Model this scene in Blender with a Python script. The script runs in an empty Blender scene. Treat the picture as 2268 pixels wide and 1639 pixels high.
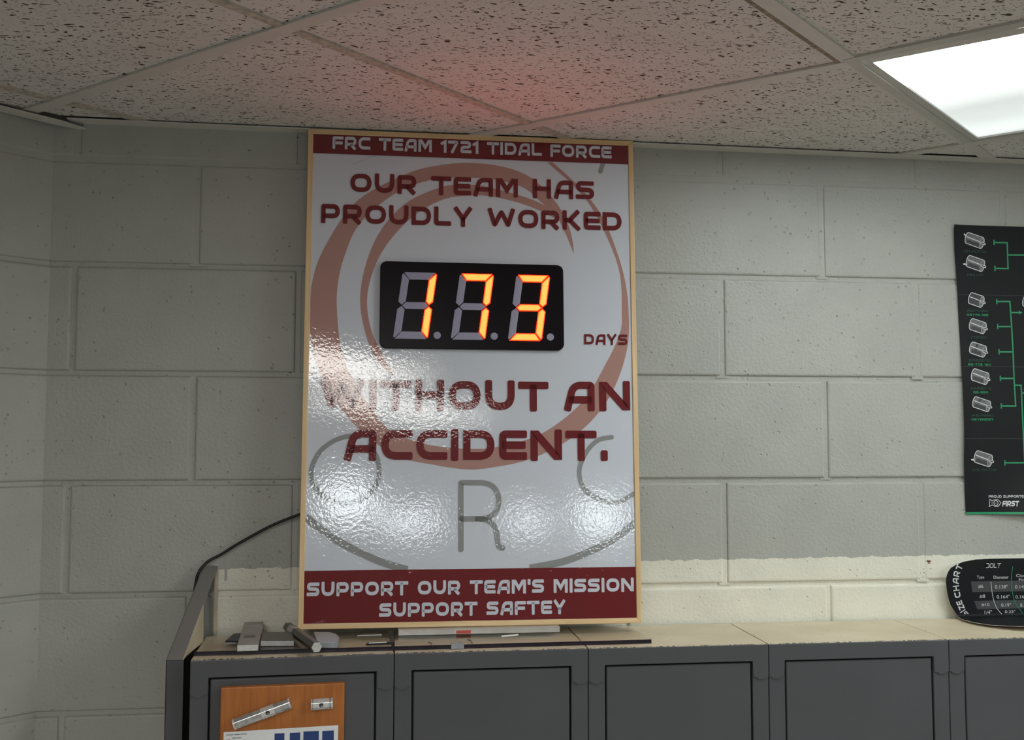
import bpy, bmesh, math, random
from mathutils import Vector, Matrix

random.seed(7)
scn = bpy.context.scene
COL = scn.collection
R = math.radians

# ------------------------------------------------------------------ camera
cam_d = bpy.data.cameras.new('camera')
cam = bpy.data.objects.new('camera', cam_d)
COL.objects.link(cam)
cam_d.sensor_fit = 'HORIZONTAL'
cam_d.sensor_width = 36.0
cam_d.lens = 36.0 * 2250.0 / 2268.0
cam_d.clip_start = 0.05
cam_d.clip_end = 100.0
_r = Vector((0.9928056, -0.1197364, 0.0005358))
_f = Vector((0.1194302, 0.9905671, 0.0671814))
_u = Vector((-0.0085748, -0.0666341, 0.9977406))
_m = Matrix.Identity(4)
for _i in range(3):
    _m[_i][0] = _r[_i]
    _m[_i][1] = _u[_i]
    _m[_i][2] = -_f[_i]
_m[0][3], _m[1][3], _m[2][3] = 0.57045, -1.93167, -0.11890
cam.matrix_world = _m
scn.camera = cam

# ------------------------------------------------------------------ world, exposure
w = bpy.data.worlds.new('world')
scn.world = w
w.use_nodes = True
w.node_tree.nodes['Background'].inputs[0].default_value = (0.5, 0.5, 0.5, 1)
w.node_tree.nodes['Background'].inputs[1].default_value = 0.0
scn.view_settings.view_transform = 'Standard'
scn.view_settings.look = 'None'
scn.view_settings.gamma = 1.0
scn.view_settings.use_curve_mapping = False
scn.view_settings.exposure = 0.0
LAMP = 11.5            # radiance of the fluorescent ceiling panels
LED = 32.0             # radiance of the lit display segments


# ------------------------------------------------------------------ materials
def nt(name):
    m = bpy.data.materials.new(name)
    m.use_nodes = True
    t = m.node_tree
    return m, t, t.nodes['Principled BSDF'], t.nodes.new


def rgba(c):
    return (c[0], c[1], c[2], 1.0)


def coords(t, scale=(1, 1, 1)):
    tc = t.nodes.new('ShaderNodeTexCoord')
    mp = t.nodes.new('ShaderNodeMapping')
    mp.inputs['Scale'].default_value = scale
    t.links.new(tc.outputs['Object'], mp.inputs['Vector'])
    return mp.outputs['Vector']


def add_noise(t, vec, scale, detail=3.0, rough=0.5):
    n = t.nodes.new('ShaderNodeTexNoise')
    n.inputs['Scale'].default_value = scale
    n.inputs['Detail'].default_value = detail
    n.inputs['Roughness'].default_value = rough
    t.links.new(vec, n.inputs['Vector'])
    return n.outputs['Fac']


def ramp(t, src, stops):
    r = t.nodes.new('ShaderNodeValToRGB')
    cr = r.color_ramp
    while len(cr.elements) < len(stops):
        cr.elements.new(0.5)
    for e, (p, c) in zip(cr.elements, stops):
        e.position = p
        e.color = rgba(c) if not isinstance(c, (int, float)) else (c, c, c, 1)
    t.links.new(src, r.inputs['Fac'])
    return r.outputs['Color']


def mathn(t, op, a, b=None, clamp=False):
    n = t.nodes.new('ShaderNodeMath')
    n.operation = op
    n.use_clamp = clamp
    for i, x in enumerate((a, b)):
        if x is None:
            continue
        if isinstance(x, (int, float)):
            n.inputs[i].default_value = x
        else:
            t.links.new(x, n.inputs[i])
    return n.outputs[0]


def mix(t, fac, a, b, blend='MIX'):
    n = t.nodes.new('ShaderNodeMix')
    n.data_type = 'RGBA'
    n.blend_type = blend
    for sock, x in ((n.inputs[0], fac), (n.inputs[6], a), (n.inputs[7], b)):
        if isinstance(x, (int, float)):
            sock.default_value = x
        elif isinstance(x, tuple):
            sock.default_value = rgba(x)
        else:
            t.links.new(x, sock)
    return n.outputs[2]


def bump(t, bsdf, height, dist, strength=1.0):
    b = t.nodes.new('ShaderNodeBump')
    b.inputs['Distance'].default_value = dist
    b.inputs['Strength'].default_value = strength
    t.links.new(height, b.inputs['Height'])
    t.links.new(b.outputs['Normal'], bsdf.inputs['Normal'])


def plain(name, col, rough=0.5, metal=0.0, spec=0.5, var=0.0, vscale=20.0, bscale=0.0, bdist=0.0, stretch=(1, 1, 1)):
    m, t, b, N = nt(name)
    b.inputs['Roughness'].default_value = rough
    b.inputs['Metallic'].default_value = metal
    b.inputs['Specular IOR Level'].default_value = spec
    v = coords(t, stretch)
    n = add_noise(t, v, vscale)
    lo = tuple(c * (1 - var) for c in col)
    hi = tuple(min(1, c * (1 + var)) for c in col)
    t.links.new(ramp(t, n, [(0.3, lo), (0.7, hi)]), b.inputs['Base Color'])
    if bscale:
        bump(t, b, add_noise(t, v, bscale), bdist)
    return m


def gloss_print(name, col):
    """laminated print: clear gloss with a fine orange-peel surface"""
    m, t, b, N = nt(name)
    b.inputs['Base Color'].default_value = rgba(col)
    b.inputs['Roughness'].default_value = 0.05
    b.inputs['Specular IOR Level'].default_value = 0.75
    v = coords(t)
    h1 = add_noise(t, v, 190.0, 1.0)
    h2 = add_noise(t, v, 420.0, 1.0)
    bump(t, b, mathn(t, 'ADD', h1, mathn(t, 'MULTIPLY', h2, 0.3)), 0.000105)
    return m


def emit(name, col, strength):
    m, t, b, N = nt(name)
    b.inputs['Base Color'].default_value = rgba(tuple(min(1, c) * .5 for c in col))
    b.inputs['Emission Color'].default_value = rgba(col)
    b.inputs['Emission Strength'].default_value = strength
    return m


GREY_PAINT = (0.40, 0.405, 0.375)
CREAM_PAINT = (0.76, 0.745, 0.65)


def block_paint(name, cream):
    m, t, b, N = nt(name)
    b.inputs['Roughness'].default_value = 0.36
    b.inputs['Specular IOR Level'].default_value = 0.45
    v = coords(t)
    base = ramp(t, add_noise(t, v, 9.0, 4.0), [(0.3, tuple(c * .95 for c in GREY_PAINT)), (0.7, tuple(c * 1.05 for c in GREY_PAINT))])
    if cream:
        sep = N('ShaderNodeSeparateXYZ')
        t.links.new(v, sep.inputs[0])
        edge = mathn(t, 'MULTIPLY', mathn(t, 'SUBTRACT', add_noise(t, v, 45.0, 5.0, .65), 0.5), 0.014)
        slow = mathn(t, 'MULTIPLY', mathn(t, 'SUBTRACT', sep.outputs['X'], 1.0), 0.0045)
        line = mathn(t, 'ADD', mathn(t, 'ADD', edge, slow), -0.3545)
        below = mathn(t, 'LESS_THAN', sep.outputs['Z'], line)
        right = mathn(t, 'GREATER_THAN', sep.outputs['X'], mathn(t, 'ADD', edge, 0.258))
        fac = mathn(t, 'MULTIPLY', below, right)
        cr = ramp(t, add_noise(t, v, 14.0, 4.0), [(0.3, tuple(c * .94 for c in CREAM_PAINT)), (0.7, tuple(c * 1.04 for c in CREAM_PAINT))])
        base = mix(t, fac, base, cr)
    t.links.new(base, b.inputs['Base Color'])
    lump = add_noise(t, v, 150.0, 4.0, .6)
    pit = N('ShaderNodeTexVoronoi')
    pit.inputs['Scale'].default_value = 70.0
    pit.inputs['Randomness'].default_value = 1.0
    dist = mathn(t, 'ADD', pit.outputs['Distance'], mathn(t, 'MULTIPLY', add_noise(t, v, 160.0, 2.0), 0.35))
    t.links.new(v, pit.inputs['Vector'])
    gate = mathn(t, 'GREATER_THAN', add_noise(t, v, 24.0, 2.0), 0.49)
    pits = mathn(t, 'MULTIPLY', mathn(t, 'SUBTRACT', 1.0, mathn(t, 'MULTIPLY', dist, 2.9), True), gate)
    hgt = mathn(t, 'SUBTRACT', mathn(t, 'MULTIPLY', lump, 0.9), mathn(t, 'MULTIPLY', pits, 2.3))
    bump(t, b, hgt, 0.0018)
    return m


def tile_mat():
    m, t, b, N = nt('fissured ceiling tile')
    b.inputs['Roughness'].default_value = 0.95
    b.inputs['Specular IOR Level'].default_value = 0.1
    tc = N('ShaderNodeTexCoord')
    mp = N('ShaderNodeMapping')
    mp.inputs['Rotation'].default_value = (0, 0, R(12))
    mp.inputs['Scale'].default_value = (0.62, 1.35, 1.0)
    t.links.new(tc.outputs['Object'], mp.inputs['Vector'])
    v = mp.outputs['Vector']
    nz = N('ShaderNodeTexNoise')
    nz.inputs['Scale'].default_value = 55.0
    nz.inputs['Detail'].default_value = 2.0
    t.links.new(v, nz.inputs['Vector'])
    sc = N('ShaderNodeVectorMath')
    sc.operation = 'SCALE'
    sc.inputs['Scale'].default_value = 0.026
    t.links.new(nz.outputs['Color'], sc.inputs[0])
    ad = N('ShaderNodeVectorMath')
    t.links.new(v, ad.inputs[0])
    t.links.new(sc.outputs[0], ad.inputs[1])
    fac = None
    for scale, thr, seed in ((98.0, 0.26, 0.0), (150.0, 0.25, 3.7), (215.0, 0.24, 9.1)):
        of = N('ShaderNodeVectorMath')
        of.inputs[1].default_value = (seed, seed * 2, 0)
        t.links.new(ad.outputs[0], of.inputs[0])
        vo = N('ShaderNodeTexVoronoi')
        vo.inputs['Scale'].default_value = scale
        t.links.new(of.outputs[0], vo.inputs['Vector'])
        sp = N('ShaderNodeSeparateColor')
        t.links.new(vo.outputs['Color'], sp.inputs[0])
        rad = mathn(t, 'MULTIPLY', sp.outputs[0], thr * 1.25)
        d = mathn(t, 'SUBTRACT', rad, vo.outputs['Distance'])
        hole = mathn(t, 'MULTIPLY', d, 22.0, True)
        fac = hole if fac is None else mathn(t, 'MAXIMUM', fac, hole)
    base = ramp(t, add_noise(t, v, 6.0, 3.0), [(0.3, (0.635, 0.622, 0.604)), (0.7, (0.695, 0.682, 0.662))])
    t.links.new(mix(t, fac, base, (0.07, 0.055, 0.045)), b.inputs['Base Color'])
    fine = add_noise(t, v, 420.0, 2.0)
    bump(t, b, mathn(t, 'SUBTRACT', mathn(t, 'MULTIPLY', fine, 0.25), fac), 0.0012)
    return m


def wood(name, lo, hi, axis, rough=0.5, scale=1.0):
    m, t, b, N = nt(name)
    st = [9 * scale, 9 * scale, 9 * scale]
    st[axis] = 0.6 * scale
    v = coords(t, tuple(st))
    n = add_noise(t, v, 9.0, 4.0, .6)
    t.links.new(ramp(t, n, [(0.32, lo), (0.68, hi)]), b.inputs['Base Color'])
    b.inputs['Roughness'].default_value = rough
    bump(t, b, n, 0.0002)
    return m


def steel_paint(name, col, rough=0.42):
    m, t, b, N = nt(name)
    v = coords(t)
    n = add_noise(t, v, 6.0, 3.0)
    t.links.new(ramp(t, n, [(0.3, tuple(c * .93 for c in col)), (0.7, tuple(c * 1.07 for c in col))]), b.inputs['Base Color'])
    b.inputs['Roughness'].default_value = rough
    b.inputs['Specular IOR Level'].default_value = 0.45
    bump(t, b, add_noise(t, v, 380.0, 2.0), 0.00012)
    return m


def locker_top_paint():
    """old cream paint on the locker tops, chipped to bare dark steel near the front lip"""
    m, t, b, N = nt('worn cream locker top')
    v = coords(t)
    base = ramp(t, add_noise(t, v, 11.0, 5.0), [(0.25, (0.56, 0.47, 0.33)), (0.75, (0.68, 0.60, 0.45))])
    sep = N('ShaderNodeSeparateXYZ')
    t.links.new(v, sep.inputs[0])
    front = mathn(t, 'MULTIPLY', mathn(t, 'SUBTRACT', -0.1925, sep.outputs['Y']), 120.0, True)
    chip = mathn(t, 'GREATER_THAN', mathn(t, 'ADD', mathn(t, 'MULTIPLY', add_noise(t, v, 130.0, 4.0, .7), 1.0), mathn(t, 'MULTIPLY', front, 0.20)), 0.73)
    specks = mathn(t, 'GREATER_THAN', add_noise(t, coords(t, (1, 2.2, 1)), 95.0, 2.0), 0.735)
    base = mix(t, mathn(t, 'MAXIMUM', chip, specks), base, (0.06, 0.05, 0.045))
    t.links.new(base, b.inputs['Base Color'])
    b.inputs['Roughness'].default_value = 0.48
    return m


def lens_mat():
    """prismatic diffuser: emission painted as one bright strip, dim towards the wall for its grazing-angle falloff, with its dot relief"""
    m, t, b, N = nt('prismatic light diffuser')
    v = coords(t)
    sep = N('ShaderNodeSeparateXYZ')
    t.links.new(v, sep.inputs[0])
    # object x runs 0..0.526 across the fitting (towards the wall)
    prof = ramp(t, mathn(t, 'DIVIDE', sep.outputs['X'], 0.526),
                [(0.0, 0.5), (0.05, 1.0), (0.14, 1.0), (0.25, 0.08), (0.32, 0.026), (0.48, 0.0195), (0.64, 0.0118), (0.8, 0.0135), (0.92, 0.017), (0.985, 0.0165), (1.0, 0.012)])  # painted ramp replaces the lens dimming at flat viewing angles
    dots = N('ShaderNodeTexVoronoi')
    dots.inputs['Scale'].default_value = 210.0
    dots.inputs['Randomness'].default_value = 0.0
    t.links.new(v, dots.inputs['Vector'])
    dd = mathn(t, 'ADD', mathn(t, 'MULTIPLY', dots.outputs['Distance'], -0.22), 1.08)
    st = mathn(t, 'MULTIPLY', mathn(t, 'MULTIPLY', prof, dd), LAMP * 4.6)
    b.inputs['Base Color'].default_value = (0.7, 0.72, 0.72, 1)
    b.inputs['Emission Color'].default_value = (0.92, 1.0, 0.98, 1)
    b.inputs['Roughness'].default_value = 0.4
    t.links.new(st, b.inputs['Emission Strength'])
    return m


def acrylic_mat(name, tint, gloss=0.06, gloss_share=0.55):
    m, t, b, N = nt(name)
    t.nodes.remove(b)
    out = t.nodes['Material Output']
    tr = N('ShaderNodeBsdfTransparent')
    tr.inputs['Color'].default_value = rgba(tint)
    gl = N('ShaderNodeBsdfGlossy')
    gl.inputs['Roughness'].default_value = gloss
    fr = N('ShaderNodeFresnel')
    fr.inputs['IOR'].default_value = 1.49
    ms = N('ShaderNodeMixShader')
    t.links.new(mathn(t, 'MULTIPLY', fr.outputs[0], gloss_share), ms.inputs[0])
    t.links.new(tr.outputs[0], ms.inputs[1])
    t.links.new(gl.outputs[0], ms.inputs[2])
    t.links.new(ms.outputs[0], out.inputs['Surface'])
    return m


M = dict(
    wall_back=block_paint('painted block wall with cream band', True),
    wall=block_paint('grey painted block wall', False),
    plain_wall=plain('plain painted wall', (0.66, 0.63, 0.57), 0.7, var=.04),
    floor=plain('speckled floor tile', (0.42, 0.395, 0.36), 0.5, var=.12, vscale=60),
    tile=tile_mat(),
    grid=plain('painted ceiling grid', (0.60, 0.585, 0.55), 0.45, var=.04),
    grid_dusty=plain('dusty ceiling grid', (0.46, 0.425, 0.37), 0.8, var=.25, vscale=120),
    stain=plain('dusty grid edge', (0.25, 0.21, 0.16), 0.9, var=.3, vscale=90),
    locker=steel_paint('dark grey locker paint', (0.076, 0.079, 0.087)),
    locker_dark=plain('dark locker gap', (0.012, 0.012, 0.013), 0.7),
    locker_top=locker_top_paint(),
    panel=steel_paint('grey brown end panel paint', (0.20, 0.187, 0.178), 0.36),
    panel_in=plain('old cream paint inside panel', (0.55, 0.47, 0.34), 0.5, var=.15, vscale=25),
    pine=wood('pale pine frame', (0.68, 0.46, 0.23), (0.84, 0.62, 0.36), 2, 0.5),
    pine_x=wood('pale pine rail', (0.68, 0.46, 0.23), (0.84, 0.62, 0.36), 0, 0.5),
    white=gloss_print('white print', (0.655, 0.69, 0.775)),
    maroon=gloss_print('maroon print', (0.165, 0.018, 0.023)),
    pink=gloss_print('faded red print', (0.45, 0.255, 0.225)),
    silver=gloss_print('grey print', (0.29, 0.30, 0.305)),
    lilac=gloss_print('white lettering print', (0.64, 0.67, 0.76)),
    bezel=plain('black display bezel', (0.006, 0.004, 0.006), 0.3, spec=.15),
    seg_off=plain('unlit segment', (0.33, 0.33, 0.46), 0.5),
    seg_core=emit('lit segment core', (1.0, 0.0195, 0.0034), LED),
    seg_rim=emit('lit segment rim', (1.0, 0.0070, 0.0005), LED * .5),
    black_cable=plain('black cable', (0.008, 0.008, 0.009), 0.45),
    alu=plain('brushed aluminium', (0.62, 0.62, 0.60), 0.38, 0.75, var=.08, vscale=60, bscale=300, bdist=.0001),
    alu_dull=plain('dull aluminium', (0.36, 0.335, 0.31), 0.5, 0.35, var=.14, vscale=40),
    alu_cut=plain('bright cut aluminium', (0.80, 0.81, 0.80), 0.3, 0.6, var=.1, vscale=200, bscale=500, bdist=.0002),
    steel_dark=plain('dark steel', (0.062, 0.057, 0.050), 0.33, 0.2, var=.15, vscale=60),
    tape=plain('pale label', (0.46, 0.43, 0.40), 0.6, var=.05),
    acrylic=acrylic_mat('clear acrylic sheet', (0.985, 0.975, 0.98), 0.05, 0.36),
    acrylic_under=acrylic_mat('clear acrylic underside', (0.99, 0.99, 0.99), 0.05, 0.0),
    acrylic_edge=plain('dark acrylic edge', (0.017, 0.012, 0.022), 0.2, var=.3, vscale=50),  # front edge coloured dark in place of total internal reflection
    clear=acrylic_mat('clear plastic', (0.985, 0.99, 0.99), 0.1, 0.15),
    frost=plain('frosted plastic', (0.33, 0.35, 0.39), 0.35, var=.12, vscale=120, bscale=180, bdist=.0006),
    black_plate=plain('black plate', (0.012, 0.013, 0.016), 0.45, var=.4, vscale=240),
    white_plastic=plain('white plastic', (0.72, 0.72, 0.68), 0.45),
    red_mark=plain('red mark', (0.55, 0.09, 0.06), 0.6),
    rust=plain('rust', (0.28, 0.10, 0.05), 0.9, var=.3, vscale=300),
    paper=plain('white paper', (0.88, 0.88, 0.90), 0.6),
    ink_blue=plain('blue ink', (0.016, 0.052, 0.21), 0.55),
    ink_red=plain('red ink', (0.55, 0.05, 0.04), 0.55),
    ink_grey=plain('grey ink', (0.16, 0.16, 0.17), 0.6),
    board=wood('orange stained wood', (0.36, 0.108, 0.018), (0.47, 0.160, 0.029), 2, 0.5, 1.6),
    vial=plain('polished rod', (0.60, 0.61, 0.62), 0.25, 0.8, var=.2, vscale=120),
    vial_dark=plain('rod hole', (0.03, 0.03, 0.03), 0.4),
    poster=plain('black poster paper', (0.0075, 0.0085, 0.0105), 0.5, spec=.22, var=.1),
    p_white=plain('poster white ink', (0.68, 0.70, 0.71), 0.45),
    p_grey=plain('poster grey ink', (0.13, 0.135, 0.14), 0.45),
    p_dark=plain('poster dark grey ink', (0.035, 0.037, 0.04), 0.45),
    p_green=plain('poster green ink', (0.012, 0.27, 0.115), 0.45),
    p_dim=plain('poster dim green ink', (0.016, 0.075, 0.045), 0.45),
    p_row=plain('chart row tint', (0.058, 0.060, 0.064), 0.45),
    crease=plain('paper crease', (0.045, 0.047, 0.05), 0.5),
    lens=lens_mat(),
    lens_far=emit('light diffuser', (0.97, 0.98, 0.93), LAMP * .6),
    lens_near=emit('bright light diffuser', (1.0, 0.975, 0.92), LAMP * 1.1),
    lens_right=emit('white light diffuser', (0.93, 1.0, 0.96), LAMP * 1.75),
    day=emit('daylight window', (0.90, 0.97, 1.0), 13.0),
    day_dim=emit('dull daylight window', (0.90, 0.97, 1.0), 11.0),
    light_frame=plain('painted light frame', (0.50, 0.50, 0.47), 0.4),
)


# ------------------------------------------------------------------ mesh helpers
class MB:
    def __init__(s):
        s.v = []
        s.f = []
        s.m = []

    def poly(s, pts, m=0):
        b = len(s.v)
        s.v += [tuple(p) for p in pts]
        s.f.append(tuple(range(b, b + len(pts))))
        s.m.append(m)

    def mesh(s, verts, faces, m=0):
        b = len(s.v)
        s.v += [tuple(p) for p in verts]
        for f in faces:
            s.f.append(tuple(i + b for i in f))
            s.m.append(m)

    def box(s, x0, x1, y0, y1, z0, z1, m=0):
        vs = [(x, y, z) for x in (x0, x1) for y in (y0, y1) for z in (z0, z1)]
        s.mesh(vs, [(0, 1, 3, 2), (4, 6, 7, 5), (0, 4, 5, 1), (2, 3, 7, 6), (0, 2, 6, 4), (1, 5, 7, 3)], m)

    def prism(s, lo, hi, m=0, mside=None):
        """closed solid between two matching outlines"""
        n = len(lo)
        mside = m if mside is None else mside
        b = len(s.v)
        s.v += [tuple(p) for p in lo] + [tuple(p) for p in hi]
        s.f.append(tuple(range(b + n - 1, b - 1, -1)))
        s.m.append(m)
        s.f.append(tuple(range(b + n, b + 2 * n)))
        s.m.append(m)
        for i in range(n):
            j = (i + 1) % n
            s.f.append((b + i, b + j, b + n + j, b + n + i))
            s.m.append(mside)

    def tube(s, path, r, n=10, m=0, cap=True):
        rings = []
        for i, p in enumerate(path):
            p = Vector(p)
            a = Vector(path[max(0, i - 1)])
            c = Vector(path[min(len(path) - 1, i + 1)])
            d = (c - a).normalized()
            ref = Vector((0, 0, 1)) if abs(d.z) < .9 else Vector((0, 1, 0))
            e1 = d.cross(ref).normalized()
            e2 = d.cross(e1).normalized()
            rr = r[i] if isinstance(r, (list, tuple)) else r
            rings.append([p + e1 * rr * math.cos(2 * math.pi * k / n) + e2 * rr * math.sin(2 * math.pi * k / n) for k in range(n)])
        b = len(s.v)
        for g in rings:
            s.v += [tuple(q) for q in g]
        for i in range(len(rings) - 1):
            for k in range(n):
                l = (k + 1) % n
                s.f.append((b + i * n + k, b + i * n + l, b + (i + 1) * n + l, b + (i + 1) * n + k))
                s.m.append(m)
        if cap:
            s.f.append(tuple(b + k for k in range(n - 1, -1, -1)))
            s.m.append(m)
            e = b + (len(rings) - 1) * n
            s.f.append(tuple(e + k for k in range(n)))
            s.m.append(m)

    def build(s, name, mats, parent=None, bevel=0.0, smooth=False, fix=True, matrix=None, seg=1):
        me = bpy.data.meshes.new(name)
        me.from_pydata(s.v, [], s.f)
        if not isinstance(mats, (list, tuple)):
            mats = [mats]
        for x in mats:
            me.materials.append(x)
        for p, k in zip(me.polygons, s.m):
            p.material_index = k
        if fix or bevel:
            bm = bmesh.new()
            bm.from_mesh(me)
            if bevel:
                bmesh.ops.remove_doubles(bm, verts=bm.verts, dist=1e-6)
            if fix:
                bmesh.ops.recalc_face_normals(bm, faces=bm.faces)
            if bevel:
                ed = [e for e in bm.edges if len(e.link_faces) == 2 and e.calc_face_angle(0) > 0.5]
                bmesh.ops.bevel(bm, geom=ed, offset=bevel, segments=seg, affect='EDGES', profile=0.6, clamp_overlap=True)
            bm.to_mesh(me)
            bm.free()
        if smooth:
            for p in me.polygons:
                p.use_smooth = True
        me.update()
        o = bpy.data.objects.new(name, me)
        COL.objects.link(o)
        if parent is not None:
            o.parent = parent
        if matrix is not None:
            o.matrix_world = matrix
        return o


def tag(o, label, cat, group=None):
    o['label'] = label
    o['category'] = cat
    if group:
        o['group'] = group
    return o


def thing(name, label, cat, loc=(0, 0, 0), rot=(0, 0, 0), group=None):
    o = bpy.data.objects.new(name, None)
    o.empty_display_size = 0.05
    COL.objects.link(o)
    o.location = loc
    o.rotation_euler = rot
    return tag(o, label, cat, group)


def struct(o):
    o['kind'] = 'structure'
    return o


# ------------------------------------------------------------------ 2D drawing helpers
def fillet(pts, radii, closed=False, n=7):
    """polyline with rounded corners"""
    out = []
    N = len(pts)
    for i, p in enumerate(pts):
        r = radii[i] if isinstance(radii, (list, tuple)) else radii
        if r <= 0 or (not closed and i in (0, N - 1)):
            out.append(p)
            continue
        p = Vector(p)
        a = Vector(pts[i - 1]) - p
        c = Vector(pts[(i + 1) % N]) - p
        rr = min(r, a.length * .5 if (closed or 0 < i - 1) else a.length, c.length * .5 if (closed or i + 1 < N - 1) else c.length)
        p0 = p + a.normalized() * rr
        p1 = p + c.normalized() * rr
        for k in range(n + 1):
            t = k / n
            # blend of quadratic towards a circle-like corner
            q = p0 * (1 - t) ** 2 + (p * .92 + (p0 + p1) * .04) * 2 * t * (1 - t) + p1 * t * t
            out.append((q.x, q.y))
    return out


def spline(pts, n=6, closed=False):
    P = [Vector(p) for p in pts]
    N = len(P)
    out = []
    rng = range(N) if closed else range(N - 1)
    for i in rng:
        p0 = P[(i - 1) % N] if (closed or i > 0) else P[0] * 2 - P[1]
        p1 = P[i]
        p2 = P[(i + 1) % N]
        p3 = P[(i + 2) % N] if (closed or i + 2 < N) else P[-1] * 2 - P[-2]
        for k in range(n):
            t = k / n
            q = 0.5 * ((2 * p1) + (p2 - p0) * t + (2 * p0 - 5 * p1 + 4 * p2 - p3) * t * t + (3 * p1 - p0 - 3 * p2 + p3) * t ** 3)
            out.append(tuple(q))
    if not closed:
        out.append(tuple(P[-1]))
    return out


def stroke(pts, width, closed=False, ends='flat'):
    """list of 2D polygons that fill a stroked polyline"""
    q = [Vector(pts[0])]
    for p in pts[1:]:
        if (Vector(p) - q[-1]).length > 1e-6:
            q.append(Vector(p))
    if closed and (q[0] - q[-1]).length < 1e-6:
        q.pop()
    n = len(q)
    h = width / 2
    L, Rr = [], []
    for i in range(n):
        if closed or 0 < i < n - 1:
            d0 = (q[i] - q[i - 1]).normalized()
            d1 = (q[(i + 1) % n] - q[i]).normalized()
        elif i == 0:
            d0 = d1 = (q[1] - q[0]).normalized()
        else:
            d0 = d1 = (q[-1] - q[-2]).normalized()
        n0 = Vector((-d0.y, d0.x))
        n1 = Vector((-d1.y, d1.x))
        mm = n0 + n1
        mm = mm.normalized() if mm.length > 1e-6 else n0
        k = max(0.42, mm.dot(n0))
        L.append(q[i] + mm * h / k)
        Rr.append(q[i] - mm * h / k)
    polys = []
    rng = range(n) if closed else range(n - 1)
    for i in rng:
        j = (i + 1) % n
        polys.append([tuple(Rr[i]), tuple(Rr[j]), tuple(L[j]), tuple(L[i])])
    if ends == 'round' and not closed:
        for p, d in ((q[0], (q[0] - q[1]).normalized()), (q[-1], (q[-1] - q[-2]).normalized())):
            e = Vector((-d.y, d.x))
            polys.append([tuple(p + e * h * math.cos(a) + d * h * math.sin(a)) for a in [math.pi * k / 8 for k in range(9)]])
    elif ends == 'soft' and not closed:
        for p, d in ((q[0], (q[0] - q[1]).normalized()), (q[-1], (q[-1] - q[-2]).normalized())):
            e = Vector((-d.y, d.x))
            c = h * .32
            polys.append([tuple(x) for x in (p + e * h, p - e * h, p - e * h + d * 0, p - e * (h - c) + d * c, p + e * (h - c) + d * c)])
    return polys


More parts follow.
